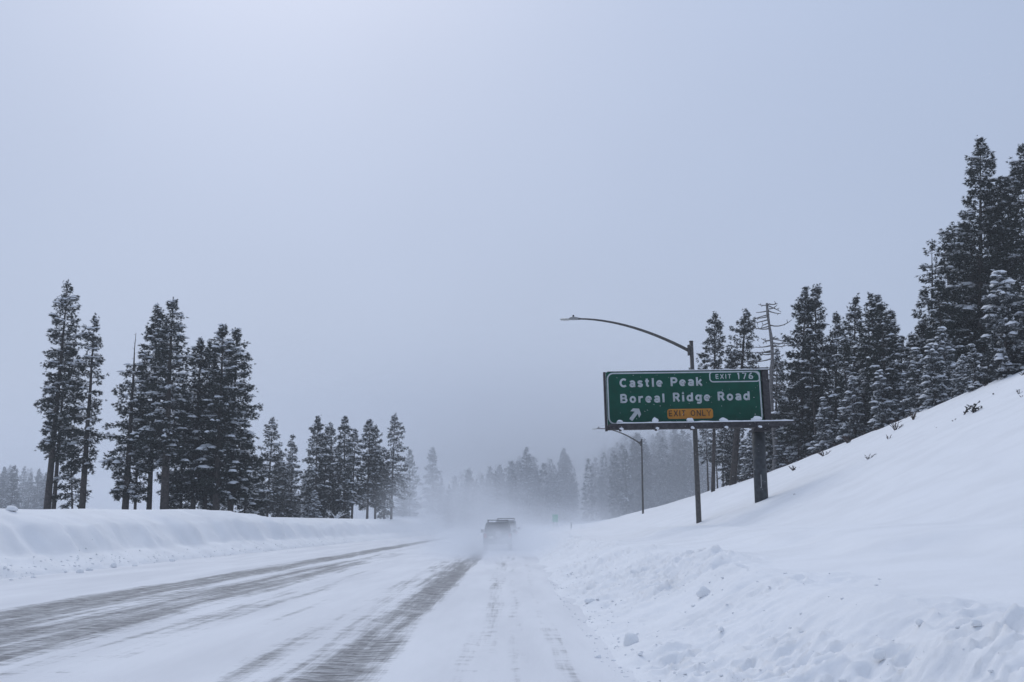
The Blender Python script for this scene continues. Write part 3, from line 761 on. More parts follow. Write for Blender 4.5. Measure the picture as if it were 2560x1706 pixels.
for i in range(30):
    px = rg.uniform(1485, 1775); far_tree(px, skyline(px) + 10 + rg.random() * 70, rg.uniform(200, 265), 'hazy far conifer in the wood closing off the road ahead', 'far wood ahead of the road')
def far_mass():
    pr = []
    for q in range(3):
        tr_, cr_, _s = conifer(500 + q, 15.0, 2.4, base=0.08, dens=0.32, clump=1.0, snow=0.0, gap=0.05, frost=0.0, profile=0.65, k=0, spacing=0.7, stubs=0.0)
        n_ = len(cr_.vertices); co = np.empty(n_ * 3, dtype=np.float32); cr_.vertices.foreach_get('co', co); pr.append(co.reshape(-1, 3))
        bpy.data.meshes.remove(tr_); bpy.data.meshes.remove(cr_)
    VV = []
    for i in range(105):
        px = rg.uniform(1095, 1790); D = rg.uniform(212, 275) if px < 1470 else rg.uniform(200, 270)
        if 1438 < px < 1470: continue
        b = at(px, 1285, D); g = gz(b.x, D); t = at(px, skyline(px) + rg.random() * 50, D); H = min(24, t.z - g)
        if H < 4: continue
        a = rg.uniform(0, 6.28); V = pr[i % 3]; k_ = H / 15.0; wk = k_ * rg.uniform(0.75, 1.1); c_, s_ = math.cos(a), math.sin(a)
        VV.append(np.stack([(V[:, 0] * c_ - V[:, 1] * s_) * wk + b.x, (V[:, 0] * s_ + V[:, 1] * c_) * wk + D, V[:, 2] * k_ + g - 0.2], -1))
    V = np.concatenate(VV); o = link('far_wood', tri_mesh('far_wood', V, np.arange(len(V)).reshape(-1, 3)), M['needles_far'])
    tag(o, 'farthest trees fading into the squall behind the far wood', 'wood', kind='stuff')
far_mass()
far_tree(1318, 1115, 222, 'tall dark pointed conifer standing out of the far wood above the vehicles', None)
far_tree(1412, 1118, 232, 'slim pointed conifer left of the snowy clearing in the far wood', None)
far_tree(1240, 1160, 300, 'faint pointed conifer left in the far wood above the blowing snow', None)
for i in range(24):
    px = rg.uniform(-30, 118); D = rg.uniform(195, 260)
    far_tree(px, 1160 + 26 * rg.random() + max(0, px - 60) * 0.3, D, 'faint conifer in the fogged wood at the left photo edge', 'fogged wood at the left edge')

# ---- shrubs poking out of the snow
def twigs(px, py, hpx, wpx, label, n=7, seed=0, leafy=False, lean=0.0, mat='twig', name='bare_shrub', D=None):
    p = ground_hit(px, py) if D is None else Vector((at(px, py, D).x, D, gz(at(px, py, D).x, D)))
    rgn = np.random.RandomState(seed); h = hpx / F_PX * p.y; wd = wpx / F_PX * p.y * 0.5
    paths, tp, td, ts = [], [], [], []
    for i in range(n):
        ex = rgn.uniform(-1, 1) * wd + lean * h; hh = h * rgn.uniform(0.55, 1.0); ey = rgn.uniform(-.4, .4) * wd
        s = np.linspace(0, 1, 6)
        Q = np.stack([ex * s ** 1.3 + 0.05 * wd * np.sin(s * 5 + i), ey * s, hh * (s - 0.12 * s ** 3) - 0.12], -1)
        rr = 0.006 * p.y / 20
        paths.append((Q, np.linspace(rr * 1.8, rr * 0.5, 6)))
        for q in (2, 3, 4):
            d = np.array([rgn.normal(0, .35), rgn.normal(0, .3), rgn.uniform(.1, .5)]) * h * 0.32
            paths.append((np.stack([Q[q], Q[q] + d * .6, Q[q] + d]), np.array([rr, rr * .7, rr * .4])))
            if leafy:
                for z in range(4): tp.append(Q[q] + d * rgn.rand()); td.append(d / (np.linalg.norm(d) + 1e-6)); ts.append(0.10 * h)
    root = empty(name, p)
    V, F = tubes_np(paths, 4); link('twigs', tri_mesh('twigs', V, F, True), M[mat], root)
    if leafy:
        link('foliage', tri_mesh('foliage', *blades(np.array(tp), np.array(td), np.array(ts), rgn, 5, 0.2, 0.5)), M['needles'], root)
    tag(root, label, 'shrub', 'shrubs on the right snow slope')
twigs(2405, 1040, 42, 30, 'sparse dark evergreen sprig left of the bushiest one on the slope', 3, 1, True, 0.5)
twigs(2430, 1034, 46, 40, 'bushiest dark evergreen sprig on the upper right slope', 6, 2, True, 0.45)
twigs(2484, 987, 14, 16, 'tiny evergreen tip high on the slope near the trees', 3, 3, True)
twigs(2556, 992, 16, 14, 'curved twig at the right photo edge', 2, 4, False, -0.3)
twigs(2240, 1075, 34, 46, 'spreading bare shrub at the top of the slope below the trees', 9, 5, False, 0.1)
twigs(2222, 1098, 20, 34, 'low bare twigs just below the spreading shrub', 5, 6, False, 0.3)
twigs(2283, 1050, 34, 30, 'reddish bare shrub against the dark wood', 9, 7)
twigs(2172, 1148, 24, 36, 'pale thin grass-like twigs in the middle of the slope', 7, 8, False, 0.3, 'bark_grey')
twigs(2345, 1068, 9, 16, 'two short twigs barely out of the snow mid slope', 2, 9, False, 0.3)
twigs(1990, 1236, 11, 18, 'faint twig tuft on the slope right of the sign post', 5, 10, False, 0.2, 'bark_grey')
twigs(2385, 1052, 16, 14, 'thin twig left of the evergreen sprigs', 3, 11)
twigs(2120, 1108, 30, 40, 'bare brush at the wood edge left of the spreading shrub', 9, 12)
twigs(2060, 1140, 26, 40, 'bare brush at the wood edge below the twin conifers', 9, 13)
twigs(1985, 1176, 22, 36, 'lowest bare brush along the wood edge', 8, 14)
twigs(2548, 985, 24, 22, 'snowy twig tuft high at the right photo edge', 5, 15, False, 0.0, 'bark_grey')
for i in range(16):
    Yb = 44 + i * 4.3 + rg.uniform(-1.5, 1.5); Xb = edge_x(Yb) - rg.uniform(0.2, 1.3); zb_ = gz(Xb, Yb)
    fw_ = Yb * math.cos(PITCH) + (zb_ - EYE) * math.sin(PITCH); up_ = -Yb * math.sin(PITCH) + (zb_ - EYE) * math.cos(PITCH)
    twigs(1280 + F_PX * Xb / fw_, 853 - F_PX * up_ / fw_, rg.uniform(12, 26), rg.uniform(20, 40), 'small bare brush sprig at the snow line of the right hillside wood', rg.randint(4, 8), 100 + i, False, rg.uniform(-.2, .3), 'twig', 'bare_shrub', Yb)
# bent snow-crusted sapling by the left row
twigs(838, 1290, 26, 52, 'snow-crusted bent sapling at the foot of the left-hand row', 8, 16, False, 0.2, 'tree_snow', 'bent_sapling', 120.0)

# ------------------------------------------------------------------ the exit sign
CX, CYs, CZ = 7.97, 44.0, 7.338
W, Hs = 7.157, 2.395
sign = empty('highway_sign', (CX, CYs, CZ))
sign.rotation_euler = (0, -0.0196, 0.0372)
tag(sign, 'large green overhead exit sign reading Castle Peak Boreal Ridge Road', 'road sign')
def sx(px): return (px - 1710.0) / 385.0 * W * 1.0 - 0.0      # photo x on the panel -> local x
def sz(py): return (995.0 - py) / 128.5 * Hs
def rounded(x0, x1, z0, z1, r, n=6):
    pts = []
    for cx_, cz_, a0 in ((x1 - r, z1 - r, 0), (x0 + r, z1 - r, 90), (x0 + r, z0 + r, 180), (x1 - r, z0 + r, 270)):
        for i in range(n + 1):
            a = R(a0 + 90 * i / n); pts.append((cx_ + r * math.cos(a), cz_ + r * math.sin(a)))
    return pts
def ring_mesh(name, outer, inner, y0, y1, mat, parent):
    mb = MB(); bm = mb.bm; n = len(outer)
    A = [bm.verts.new((a, y0, b)) for a, b in outer]; B = [bm.verts.new((a, y0, b)) for a, b in inner]
    A2 = [bm.verts.new((a, y1, b)) for a, b in outer]; B2 = [bm.verts.new((a, y1, b)) for a, b in inner]
    for i in range(n):
        j = (i + 1) % n
        bm.faces.new((A[i], A[j], B[j], B[i])); bm.faces.new((A2[i], B2[i], B2[j], A2[j]))
        bm.faces.new((A[i], A2[i], A2[j], A[j])); bm.faces.new((B[i], B[j], B2[j], B2[i]))
    return mb.build(name, mat, parent)
hw, hh = W / 2, Hs / 2
# formed panel: extruded aluminium sheets side by side
MB().prism(rounded(-hw - 0.03, hw + 0.03, -hh - 0.03, hh + 0.03, 0.02, 2), 0.0, 0.06).build('panel', M['green'], sign)
ring_mesh('border', rounded(-hw, hw, -hh, hh, 0.30), rounded(-hw + 0.062, hw - 0.062, -hh + 0.062, hh - 0.062, 0.245), -0.006, 0.002, M['white'], sign)
tx0, tx1, tz0, tz1 = sx(1774.5), hw - 0.004, sz(958.5), hh - 0.004
ring_mesh('exit_tab_border', rounded(tx0, tx1, tz0, tz1, 0.17), rounded(tx0 + 0.05, tx1 - 0.05, tz0 + 0.05, tz1 - 0.05, 0.125), -0.011, 0.001, M['white'], sign)
MB().prism(rounded(sx(1664.5), sx(1778.5), sz(1048), sz(1023.5), 0.12), -0.008, 0.002).build('exit_only_panel', M['orange'], sign)
def arc(cx_, cz_, rx_, rz_, a0, a1, n=14):
    return [(cx_ + rx_ * math.cos(R(a0 + (a1 - a0) * i / n)), cz_ + rz_ * math.sin(R(a0 + (a1 - a0) * i / n))) for i in range(n + 1)]
GLYPH = {   # strokes of a plain highway alphabet: cap height 1, small letters 0.75
 'C': (.74, [arc(.40, .5, .31, .41, 48, 312)]),
 'P': (.62, [[(.1, 0), (.1, 1)], [(.1, .91), (.36, .91)] + arc(.36, .68, .19, .23, 90, -90, 10) + [(.1, .45)]]),
 'B': (.66, [[(.1, 0), (.1, 1)], [(.1, .91), (.36, .91)] + arc(.36, .715, .17, .195, 90, -90, 10) + [(.1, .52)], [(.1, .52), (.38, .52)] + arc(.38, .305, .19, .215, 90, -90, 10) + [(.1, .09)]]),
 'R': (.66, [[(.1, 0), (.1, 1)], [(.1, .91), (.36, .91)] + arc(.36, .69, .18, .22, 90, -90, 10) + [(.1, .47)], [(.34, .47), (.58, 0)]]),
 'a': (.56, [[(.10, .55)] + arc(.28, .50, .19, .17, 140, 0, 10) + [(.47, 0)], arc(.28, .235, .185, .15, 0, 360, 16)]),
 's': (.54, [[(.47, .55), (.38, .64), (.24, .66), (.13, .60), (.11, .50), (.20, .41), (.36, .35), (.46, .27), (.45, .15), (.34, .09), (.20, .09), (.08, .19)]]),
 't': (.46, [[(.20, .95), (.20, .22), (.25, .12), (.38, .09)], [(.04, .66), (.40, .66)]]),
 'l': (.26, [[(.12, 0), (.12, 1)]]),
 'e': (.58, [[(.09, .36), (.50, .36)] + arc(.29, .37, .21, .285, 0, 318, 16)]),
 'k': (.58, [[(.1, 0), (.1, 1)], [(.50, .72), (.12, .28)], [(.25, .42), (.53, 0)]]),
 'o': (.60, [arc(.30, .37, .21, .285, 0, 360, 18)]),
 'r': (.46, [[(.1, 0), (.1, .74)], [(.1, .42), (.16, .57), (.27, .65), (.44, .65)]]),
 'i': (.24, [[(.11, 0), (.11, .74)], [(.11, .86), (.11, 1.02)]]),
 'd': (.62, [[(.51, 0), (.51, 1)], arc(.29, .37, .205, .285, 0, 360, 18)]),
 'g': (.62, [[(.51, .74), (.51, .02)] + arc(.31, -.04, .20, .15, 0, -140, 8), arc(.29, .39, .205, .27, 0, 360, 18)]),
 'E': (.60, [[(.1, 0), (.1, 1)], [(.1, .92), (.54, .92)], [(.1, .50), (.48, .50)], [(.1, .08), (.54, .08)]]),
 'X': (.66, [[(.06, 0), (.60, 1)], [(.06, 1), (.60, 0)]]),
 'I': (.26, [[(.13, 0), (.13, 1)]]),
 'T': (.62, [[(.31, 0), (.31, 1)], [(.04, .92), (.58, .92)]]),
 'O': (.74, [arc(.37, .5, .28, .42, 0, 360, 20)]),
 'N': (.68, [[(.1, 0), (.1, 1)], [(.1, .98), (.58, .02)], [(.58, 0), (.58, 1)]]),
 'L': (.56, [[(.1, 0), (.1, 1)], [(.1, .08), (.52, .08)]]),
 'Y': (.66, [[(.05, 1), (.33, .48), (.61, 1)], [(.33, .5), (.33, 0)]]),
 '1': (.40, [[(.24, 0), (.24, 1)], [(.24, .96), (.08, .80)]]),
 '7': (.60, [[(.06, .92), (.54, .92), (.24, 0)]]),
 '6': (.62, [arc(.31, .29, .22, .21, 0, 360, 18), [(.095, .34), (.13, .58), (.24, .80), (.44, .96)]]),
}
def text(s, x0, x1, zb, cap, mat, name, weight=0.095, gap=0.16, y=-0.008):
    """a word as flat raised strokes, fitted between x0 and x1"""
    adv = [GLYPH[ch][0] if ch != ' ' else 0.42 for ch in s]
    total = sum(adv) + gap * (len(s) - 1); kx = (x1 - x0) / total; x = 0.0
    VV, FF, off, cnt = [], [], 0, 0
    for ch, a in zip(s, adv):
        if ch != ' ':
            for st in GLYPH[ch][1]:
                Pn = np.array([[x0 + (x + u_) * kx, zb + v_ * cap] for u_, v_ in st]); hwd = weight * cap
                T = np.gradient(Pn, axis=0) if len(Pn) > 2 else np.repeat(Pn[1:] - Pn[:1], 2, 0)
                T /= np.linalg.norm(T, axis=1, keepdims=True) + 1e-9; Nn = np.stack([-T[:, 1], T[:, 0]], -1)
                yy = y - 0.0006 * (cnt % 7); cnt += 1
                Lf, Rt = Pn + Nn * hwd, Pn - Nn * hwd; k = len(Pn)
                V = np.concatenate([np.stack([q[:, 0], np.full(k, d_), q[:, 1]], -1) for d_ in (yy, 0.001) for q in (Lf, Rt)])
                i_ = np.arange(k - 1)
                F = [np.stack([i_, i_ + 1, i_ + k + 1, i_ + k], -1), np.stack([i_, i_ + 2 * k, i_ + 2 * k + 1, i_ + 1], -1), np.stack([i_ + k, i_ + k + 1, i_ + 3 * k + 1, i_ + 3 * k], -1),
                     np.array([[0, k, 3 * k, 2 * k], [k - 1, 3 * k - 1, 4 * k - 1, 2 * k - 1]])]
                VV.append(V); FF.append(np.concatenate(F) + off); off += len(V)
        x += a + gap
    return link(name, tri_mesh(name, np.concatenate(VV), np.concatenate(FF)), mat, sign)
text('Castle', sx(1549.0), sx(1656.0), sz(967.5), 0.405, M['white'], 'lettering', 0.115, 0.20)['label'] = 'white word Castle'
text('Peak', sx(1676.5), sx(1756.0), sz(966.5), 0.405, M['white'], 'lettering', 0.115, 0.20)['label'] = 'white word Peak'
text('Boreal', sx(1549.0), sx(1660.5), sz(1006.5), 0.405, M['white'], 'lettering', 0.115, 0.20)['label'] = 'white word Boreal'
text('Ridge', sx(1680.5), sx(1773.5), sz(1005.0), 0.405, M['white'], 'lettering', 0.115, 0.20)['label'] = 'white word Ridge'
text('Road', sx(1792.5), sx(1873.5), sz(1004.0), 0.405, M['white'], 'lettering', 0.115, 0.20)['label'] = 'white word Road'
text('EXIT', sx(1790), sx(1830), sz(949.5), 0.215, M['white'], 'lettering', 0.09, 0.22)['label'] = 'small white word EXIT'
text('176', sx(1844), sx(1885.5), sz(951.2), 0.30, M['white'], 'lettering', 0.095, 0.24)['label'] = 'white number 176'
text('EXIT ONLY', sx(1667.5), sx(1774.0), sz(1041.5), 0.27, M['black'], 'lettering', 0.07, 0.12, -0.014)['label'] = 'black words EXIT ONLY'
def arrow():
    L, aw, hl, hwid = 0.66, 0.085, 0.30, 0.25
    pts = [(-aw, 0), (aw, 0), (aw, L - hl * 0.78), (hwid, L - hl * 1.15), (hwid * 0.92, L - hl * 0.55), (0.0, L), (-hwid * 0.92, L - hl * 0.55), (-hwid, L - hl * 1.15), (-aw, L - hl * 0.78)]
    a = R(-38); c, s = math.cos(a), math.sin(a); x0, z0 = sx(1573), sz(1049)
    pp = [(x0 + x * c - z * s, z0 + x * s + z * c) for x, z in pts]
    MB().prism(pp, -0.008, 0.002).build('arrow', M['white'], sign)
arrow()
# steel frame behind the panel
for zf in (0.82, 0.0, -0.82):
    MB().box((0.12, 0.24, zf), (W + 0.10, 0.20, 0.16), bevel=0.01).build('rail', M['darksteel'], sign)
for k in range(6):
    MB().box((-hw + 0.4 + k * 1.27, 0.105, -0.02), (0.10, 0.07, Hs + 0.10), bevel=0.008).build('mullion', M['darksteel'], sign)
MB().box((-hw - 0.085, 0.16, -0.12), (0.10, 0.20, Hs + 0.34), bevel=0.01).build('side_frame', M['darksteel'], sign)
MB().box((hw + 0.28, 0.24, 0.02), (0.30, 0.30, Hs + 0.06), bevel=0.01).build('side_frame', M['darksteel'], sign)
MB().box((hw + 0.14, 0.24, hh + 0.10), (0.62, 0.32, 0.14), bevel=0.01).build('top_bracket', M['darksteel'], sign)
MB().box((0.1, 0.08, hh + 0.045), (W + 0.1, 0.16, 0.03)).build('top_flange', M['darksteel'], sign)
# walkway
wz = -hh - 0.16
wl, wr = sx(1512), sx(1966)
mb = MB()
for k in range(5): mb.box(((wl + wr) / 2, -0.28 - k * 0.20, wz + 0.06), (wr - wl, 0.03, 0.05))
for k in range(60): mb.box((wl + (wr - wl) * (k + .5) / 60, -0.68, wz + 0.045), (0.02, 0.86, 0.03))
mb.build('walkway_grating', M['darksteel'], sign)
MB().box(((wl + wr) / 2 - 0.25, -1.13, wz - 0.03), (wr - wl - 0.5, 0.05, 0.22), bevel=0.008).build('walkway_edge_beam', M['darksteel'], sign)
MB().box(((wl + wr) / 2 - 0.25, -0.20, wz - 0.03), (wr - wl - 0.5, 0.05, 0.20), bevel=0.008).build('walkway_edge_beam', M['darksteel'], sign)
MB().tube([(wl, -1.18, wz - 0.20), ((wr * .6), -1.18, wz - 0.20)], 0.022, 6).build('conduit', M['galv'], sign)
lights = (1537, 1622.5, 1707.5, 1789, 1870.5)
for i, pxl in enumerate(lights):
    x = sx(pxl) - 0.05
    MB().prism([(0.16, wz - 0.02), (-1.16, wz - 0.10), (-1.42, wz - 0.30), (-1.50, wz - 0.27), (-1.30, wz - 0.04), (-1.16, wz + 0.03), (0.16, wz + 0.03)], x - 0.05, x + 0.05, 'X').build('walkway_bracket', M['darksteel'], sign)
    MB().box((x + 0.06, -1.02, wz + 0.13), (0.18, 0.18, 0.08), Matrix.Rotation(R(25), 3, 'X'), 0.02).build('sign_light', M['lamp_grey'], sign)
    lp = MB().lump((x + 0.06, -1.00, wz + 0.19), ((0.13, 0.13, 0.16, 0.17, 0.24)[i], 0.14, (0.06, 0.15, 0.10, 0.10, 0.13)[i]), 50 + i, 0.5, 3, 0.15).build('snow_cap', M['tree_snow'], sign, True)
    MB().lump((x + 0.06, -1.40, wz - 0.20), (0.09, 0.13, 0.07), 70 + i, 0.5, 2, 0.15).build('snow_cap', M['tree_snow'], sign, True)
def snow_strip(name, x0, x1, y, z, wid, ht, seed):
    rgn = np.random.RandomState(seed); n = 70; xs = np.linspace(x0, x1, n)
    hgt = ht * (0.75 + 0.5 * np.clip(fbm(xs * 1.7 + seed, xs * 0 + 0.5, 3) + 0.3, 0, 1.4)); V, F = [], []
    prof = [(-.5, 0), (-.52, .35), (-.3, .85), (0, 1), (.3, .85), (.5, 0.3), (.5, 0)]
    for i in range(n):
        for a, b in prof: V.append((xs[i], y + a * wid * (1 + 0.15 * rgn.rand()), z + b * hgt[i]))
    k = len(prof)
    for i in range(n - 1):
        for j in range(k - 1): F.append((i * k + j, (i + 1) * k + j, (i + 1) * k + j + 1, i * k + j + 1))
    link(name, tri_mesh(name, np.array(V), np.array(F), True), M['tree_snow'], sign)
snow_strip('walkway_snow', sx(1528), wr - 0.15, -1.06, wz + 0.075, 0.24, 0.075, 3)
snow_strip('top_snow', -hw * 0.6, hw + 0.42, 0.10, hh + 0.06, 0.2, 0.05, 8)
sign_post_x = sx(1904) ; pb = at(1909, 1265, 44.3)
po = MB().tube([(0, 0, -0.8), (0, 0, 0.1), (0, 0, 3.9), (0, 0, 3.9001), (0, 0, 5.95)], [0.305, 0.305, 0.295, 0.26, 0.24], 24).build('sign_post', M['post'], None, True)
po.data.polygons.foreach_set('use_smooth', np.array([len(f.vertices) == 4 for f in po.data.polygons]))
gpost = gz(pb.x, 44.6)
inv = (Matrix.Translation(sign.location) @ sign.rotation_euler.to_matrix().to_4x4()).inverted()
po.parent = sign; po.matrix_parent_inverse = inv
po.location = (pb.x, 44.62, gpost); po.name = 'post'
mb = MB().box((0, 0, 0), (0.72, 0.95, 0.10), bevel=0.01)
clampo = mb.build('post_collar', M['darksteel'], sign); clampo.matrix_parent_inverse = inv
clampo.location = (pb.x, 44.45, CZ - hh - 0.30)
pt = MB().tube([(-0.05, -0.31, 0.55), (-0.05, -0.31, 1.15)], 0.02, 5)
oo = pt.build('post_mark', M['lamp_grey'], sign); oo.matrix_parent_inverse = inv; oo.location = (pb.x, 44.62, gpost)

# ------------------------------------------------------------------ street lamps
def lamp(D, pxb, pyb, pxt, pyt, apx, apy, label):
    b = at(pxb, pyb, D); t = at(pxt, pyt, D); g = gz(b.x, D); e = at(apx, apy, D)
    root = empty('street_lamp', (b.x, D, g))
    H = t.z - g; lean = t.x - b.x
    MB().tube([(0, 0, -0.6), (0, 0, 0), (lean * 0.5, 0, H * 0.5), (lean, 0, H)], [q_ * (1.0 if D < 60 else 0.8) for q_ in (0.135, 0.13, 0.115, 0.095)], 12).build('pole', M['galv'], root, True)
    MB().tube([(lean, 0, H), (lean, 0, H + 0.04)], [0.11, 0.105], 12).build('pole_cap', M['galv'], root)
    MB().box((lean - 0.14, 0, H - 0.42), (0.10, 0.16, 0.52), bevel=0.01).build('arm_plate', M['galv'], root)
    dx, dz = (e.x - b.x) - lean, (e.z - g) - (H - 0.45)
    pts, rr = [], []
    for i in range(15):
        s = i / 14.0
        pts.append((lean - 0.12 + (dx + 0.12) * s, 0, H - 0.45 + dz * (1 - (1 - s) ** 1.85))); rr.append(0.082 - 0.042 * s)
    MB().tube(pts, rr, 10).build('arm', M['galv'], root, True)
    hx, hz = lean + dx, H - 0.45 + dz
    hd = empty('lamp_head', (hx, 0, hz)); hd.parent = root
    MB().lump((-0.24, 0, 0.01), (0.26, 0.15, 0.10), 5, 0.55, 3, 0.06).build('housing', M['lamp_grey'], hd, True)
    MB().lump((-0.66, 0, -0.035), (0.28, 0.17, 0.055), 6, 0.9, 3, 0.05).build('lens', M['lens'], hd, True)
    MB().tube([(-0.27, 0, 0.09), (-0.27, 0, 0.19)], [0.045, 0.04], 8).build('photocell', M['darksteel'], hd)
    MB().tube([(-0.05, 0, 0.0), (0.08, 0, 0.0)], [0.06, 0.05], 8).build('collar', M['galv'], hd)
    tag(root, label, 'street lamp', 'street lamps along the right roadside')
lamp(46.5, 1747, 1295, 1728, 855, 1447, 797.5, 'near street lamp with long curved arm rising behind the green sign')
lamp(98, 1608, 1304, 1604, 1099, 1503, 1072, 'distant thin street lamp with its arm hidden behind the sign')

# ------------------------------------------------------------------ small far sign and marker stake
p = at(1388, 1296, 150)
fs = empty('exit_gore_sign', (p.x, 150, gz(p.x, 150)))
zc = p.z - fs.location.z
MB().box((0, 0, zc), (0.92, 0.03, 1.20), bevel=0.01).build('panel', M['far_green'], fs)
ring_mesh('border', rounded(-.43, .43, zc - .57, zc + .57, .08), rounded(-.395, .395, zc - .535, zc + .535, .06), -0.025, -0.016, M['white'], fs)
for q_ in (-.25, .25): MB().box((q_, 0.05, (zc - 0.2) / 2), (0.07, 0.06, max(0.3, zc + 0.6)), bevel=0.005).build('post', M['galv'], fs)
tag(fs, 'small faded green sign in the distance right of the vehicles', 'road sign')
p = ground_hit(1428, 1322); st = empty('marker_stake', (p.x, p.y, p.z))
MB().tube([(0, 0, -0.3), (0, 0, 0.75)], 0.045, 6).build('stake', M['galv'], st)
MB().box((0, -0.05, 0.62), (0.10, 0.012, 0.16)).build('reflector', M['lens'], st)
tag(st, 'short thin marker stake in the snow right of the far road', 'marker')

# ------------------------------------------------------------------ vehicles
def vehicle(name, loc, paint, label, Wd=1.80, Hd=1.80, Ln=4.3, taper=0.13, spare=True, rack=True, mir=True):
    root = empty(name, loc)
    hb = Wd / 2; belt = Hd * 0.60; g0 = 0.42
    # lower body: extruded side outline, rounded
    side = [(0.03, g0 + 0.10), (0.0, belt - 0.10), (0.06, belt), (Ln * 0.68, belt), (Ln * 0.97, belt - 0.10), (Ln, belt - 0.22), (Ln, g0 + 0.06), (Ln * 0.90, g0)]
    for cx_ in (Ln * 0.80, Ln * 0.19):
        side += [(cx_ + 0.47 * math.cos(R(a)), g0 - 0.04 + 0.47 * math.sin(R(a))) for a in range(0, 181, 20)]
    side += [(0.2, g0)]
    mb = MB().prism(side, -hb, hb, 'X')
    bmesh.ops.bevel(mb.bm, geom=[e_ for e_ in mb.bm.edges if abs(abs(e_.verts[0].co.x) - hb) < 1e-4 and abs(e_.verts[0].co.x - e_.verts[1].co.x) < 1e-4], offset=0.05, segments=2, affect='EDGES')
    mb.build('body', M[paint], root)
    # cabin
    zt = Hd - 0.07; tb = taper
    cab = MB(); bm = cab.bm
    lo = [(-hb + .04, 0.04), (hb - .04, 0.04), (hb - .04, Ln * 0.66), (-hb + .04, Ln * 0.66)]
    hi = [(-hb + tb, 0.16), (hb - tb, 0.16), (hb - tb, Ln * 0.52), (-hb + tb, Ln * 0.52)]
    A = [bm.verts.new((x, y, belt - 0.01)) for x, y in lo]; B = [bm.verts.new((x, y, zt)) for x, y in hi]
    bm.faces.new(A); bm.faces.new(B)
    for i in range(4): bm.faces.new((A[i], A[(i + 1) % 4], B[(i + 1) % 4], B[i]))
    bmesh.ops.recalc_face_normals(bm, faces=bm.faces[:])
    bmesh.ops.bevel(bm, geom=bm.edges[:], offset=0.07, segments=3, affect='EDGES')
    cab.build('cabin', M[paint], root)
    # rear window, side windows (quads just proud of the cabin)
    def quad(nm, pts, th):
        q = MB(); n_ = (Vector(pts[1]) - Vector(pts[0])).cross(Vector(pts[3]) - Vector(pts[0])).normalized()
        A_ = [q.bm.verts.new(Vector(p_) + n_ * th) for p_ in pts]; B_ = [q.bm.verts.new(Vector(p_) - n_ * 0.02) for p_ in pts]
        q.bm.faces.new(A_); q.bm.faces.new(B_[::-1])
        for i in range(4): q.bm.faces.new((A_[i], B_[i], B_[(i + 1) % 4], A_[(i + 1) % 4]))
        return q.build(nm, M['glass'], root)
    def cabpt(sxx, fz, yoff):    # on the rear plane
        z = belt + (zt - belt) * fz; return (sxx * (hb - .04 - (tb - .04) * fz), 0.04 + 0.12 * fz + yoff, z)
    quad('rear_window', [cabpt(-.86, .16, 0), cabpt(.86, .16, 0), cabpt(.86, .84, 0), cabpt(-.86, .84, 0)], 0.006)
    for s in (-1, 1):
        for ya, yb_ in ((0.16, 0.46), (0.50, 0.92)):
            def sp_(f, fz): return (s * (hb - .04 - (tb - .04) * fz), (0.04 + 0.12 * fz) + f * ((Ln * .66 - .14 * Ln * fz) - (0.04 + 0.12 * fz)), belt + (zt - belt) * fz)
            pts = [sp_(ya, .14), sp_(yb_, .14), sp_(yb_, .84), sp_(ya, .84)]
            if s < 0: pts = pts[::-1]
            quad('side_window', pts, 0.006)
    # bumper, lights, plate
    MB().box((0, -0.09, g0 + 0.13), (Wd * 0.94, 0.20, 0.20), bevel=0.04).build('rear_bumper', M['rubber'], root)
    for s in (-1, 1):
        MB().box((s * (hb - 0.14), -0.025, belt - 0.20), (0.17, 0.06, 0.28), bevel=0.02).build('tail_light', M['redlens'], root)
        MB().box((s * (hb - 0.02), Ln * 0.42, g0 + 0.02), (0.16, Ln * 0.32, 0.08), bevel=0.02).build('side_step', M['rubber'], root)
        if mir:
            o = MB().box((s * (hb + 0.13), Ln * 0.60, belt + 0.10), (0.20, 0.12, 0.22), bevel=0.03).box((s * (hb + 0.01), Ln * 0.60, belt + 0.06), (0.14, 0.05, 0.06)).build('mirror', M['rubber'], root)
    MB().box((-0.42 if spare else 0, -0.02, g0 + 0.38), (0.32, 0.02, 0.16)).build('licence_plate', M['plate'], root)
    # wheels
    for s in (-1, 1):
        for y in (Ln * 0.19, Ln * 0.80):
            wh = empty('wheel', (s * (hb - 0.13), y, 0.38)); wh.parent = root
            MB().tube([(-0.125, 0, 0), (-0.11, 0, 0), (0.11, 0, 0), (0.125, 0, 0)], [0.34, 0.385, 0.385, 0.34], 24).build('tyre', M['rubber'], wh)
            MB().tube([(s * 0.10, 0, 0), (s * 0.135, 0, 0)], [0.23, 0.20], 16).build('rim', M['rim'], wh)
    if spare:
        sp = empty('spare_wheel', (0.05, -0.16, belt - 0.08)); sp.parent = root
        MB().tube([(0, -0.11, 0), (0, -0.09, 0), (0, 0.09, 0), (0, 0.16, 0)], [0.32, 0.37, 0.37, 0.32], 24).build('tyre', M['rubber'], sp)
        MB().tube([(0, -0.13, 0), (0, -0.10, 0)], [0.17, 0.2], 16).build('rim', M['rim'], sp)
    if rack:
        rk = empty('roof_rack', (0, 0, zt)); rk.parent = root
        rb = hb - tb - 0.10
        for s in (-1, 1):
            MB().tube([(s * rb, 0.25, 0.0), (s * rb, 0.30, 0.12), (s * rb, Ln * 0.48, 0.12), (s * rb, Ln * 0.50, 0.0)], 0.022, 6).build('rack_rail', M['rubber'], rk)
        for y in (0.34, Ln * 0.26, Ln * 0.45):
            MB().tube([(-rb - .04, y, 0.13), (rb + .04, y, 0.13)], 0.024, 6).build('rack_bar', M['rubber'], rk)
    tag(root, label, 'car')
    return root
J = at(1244, 1340, 62)
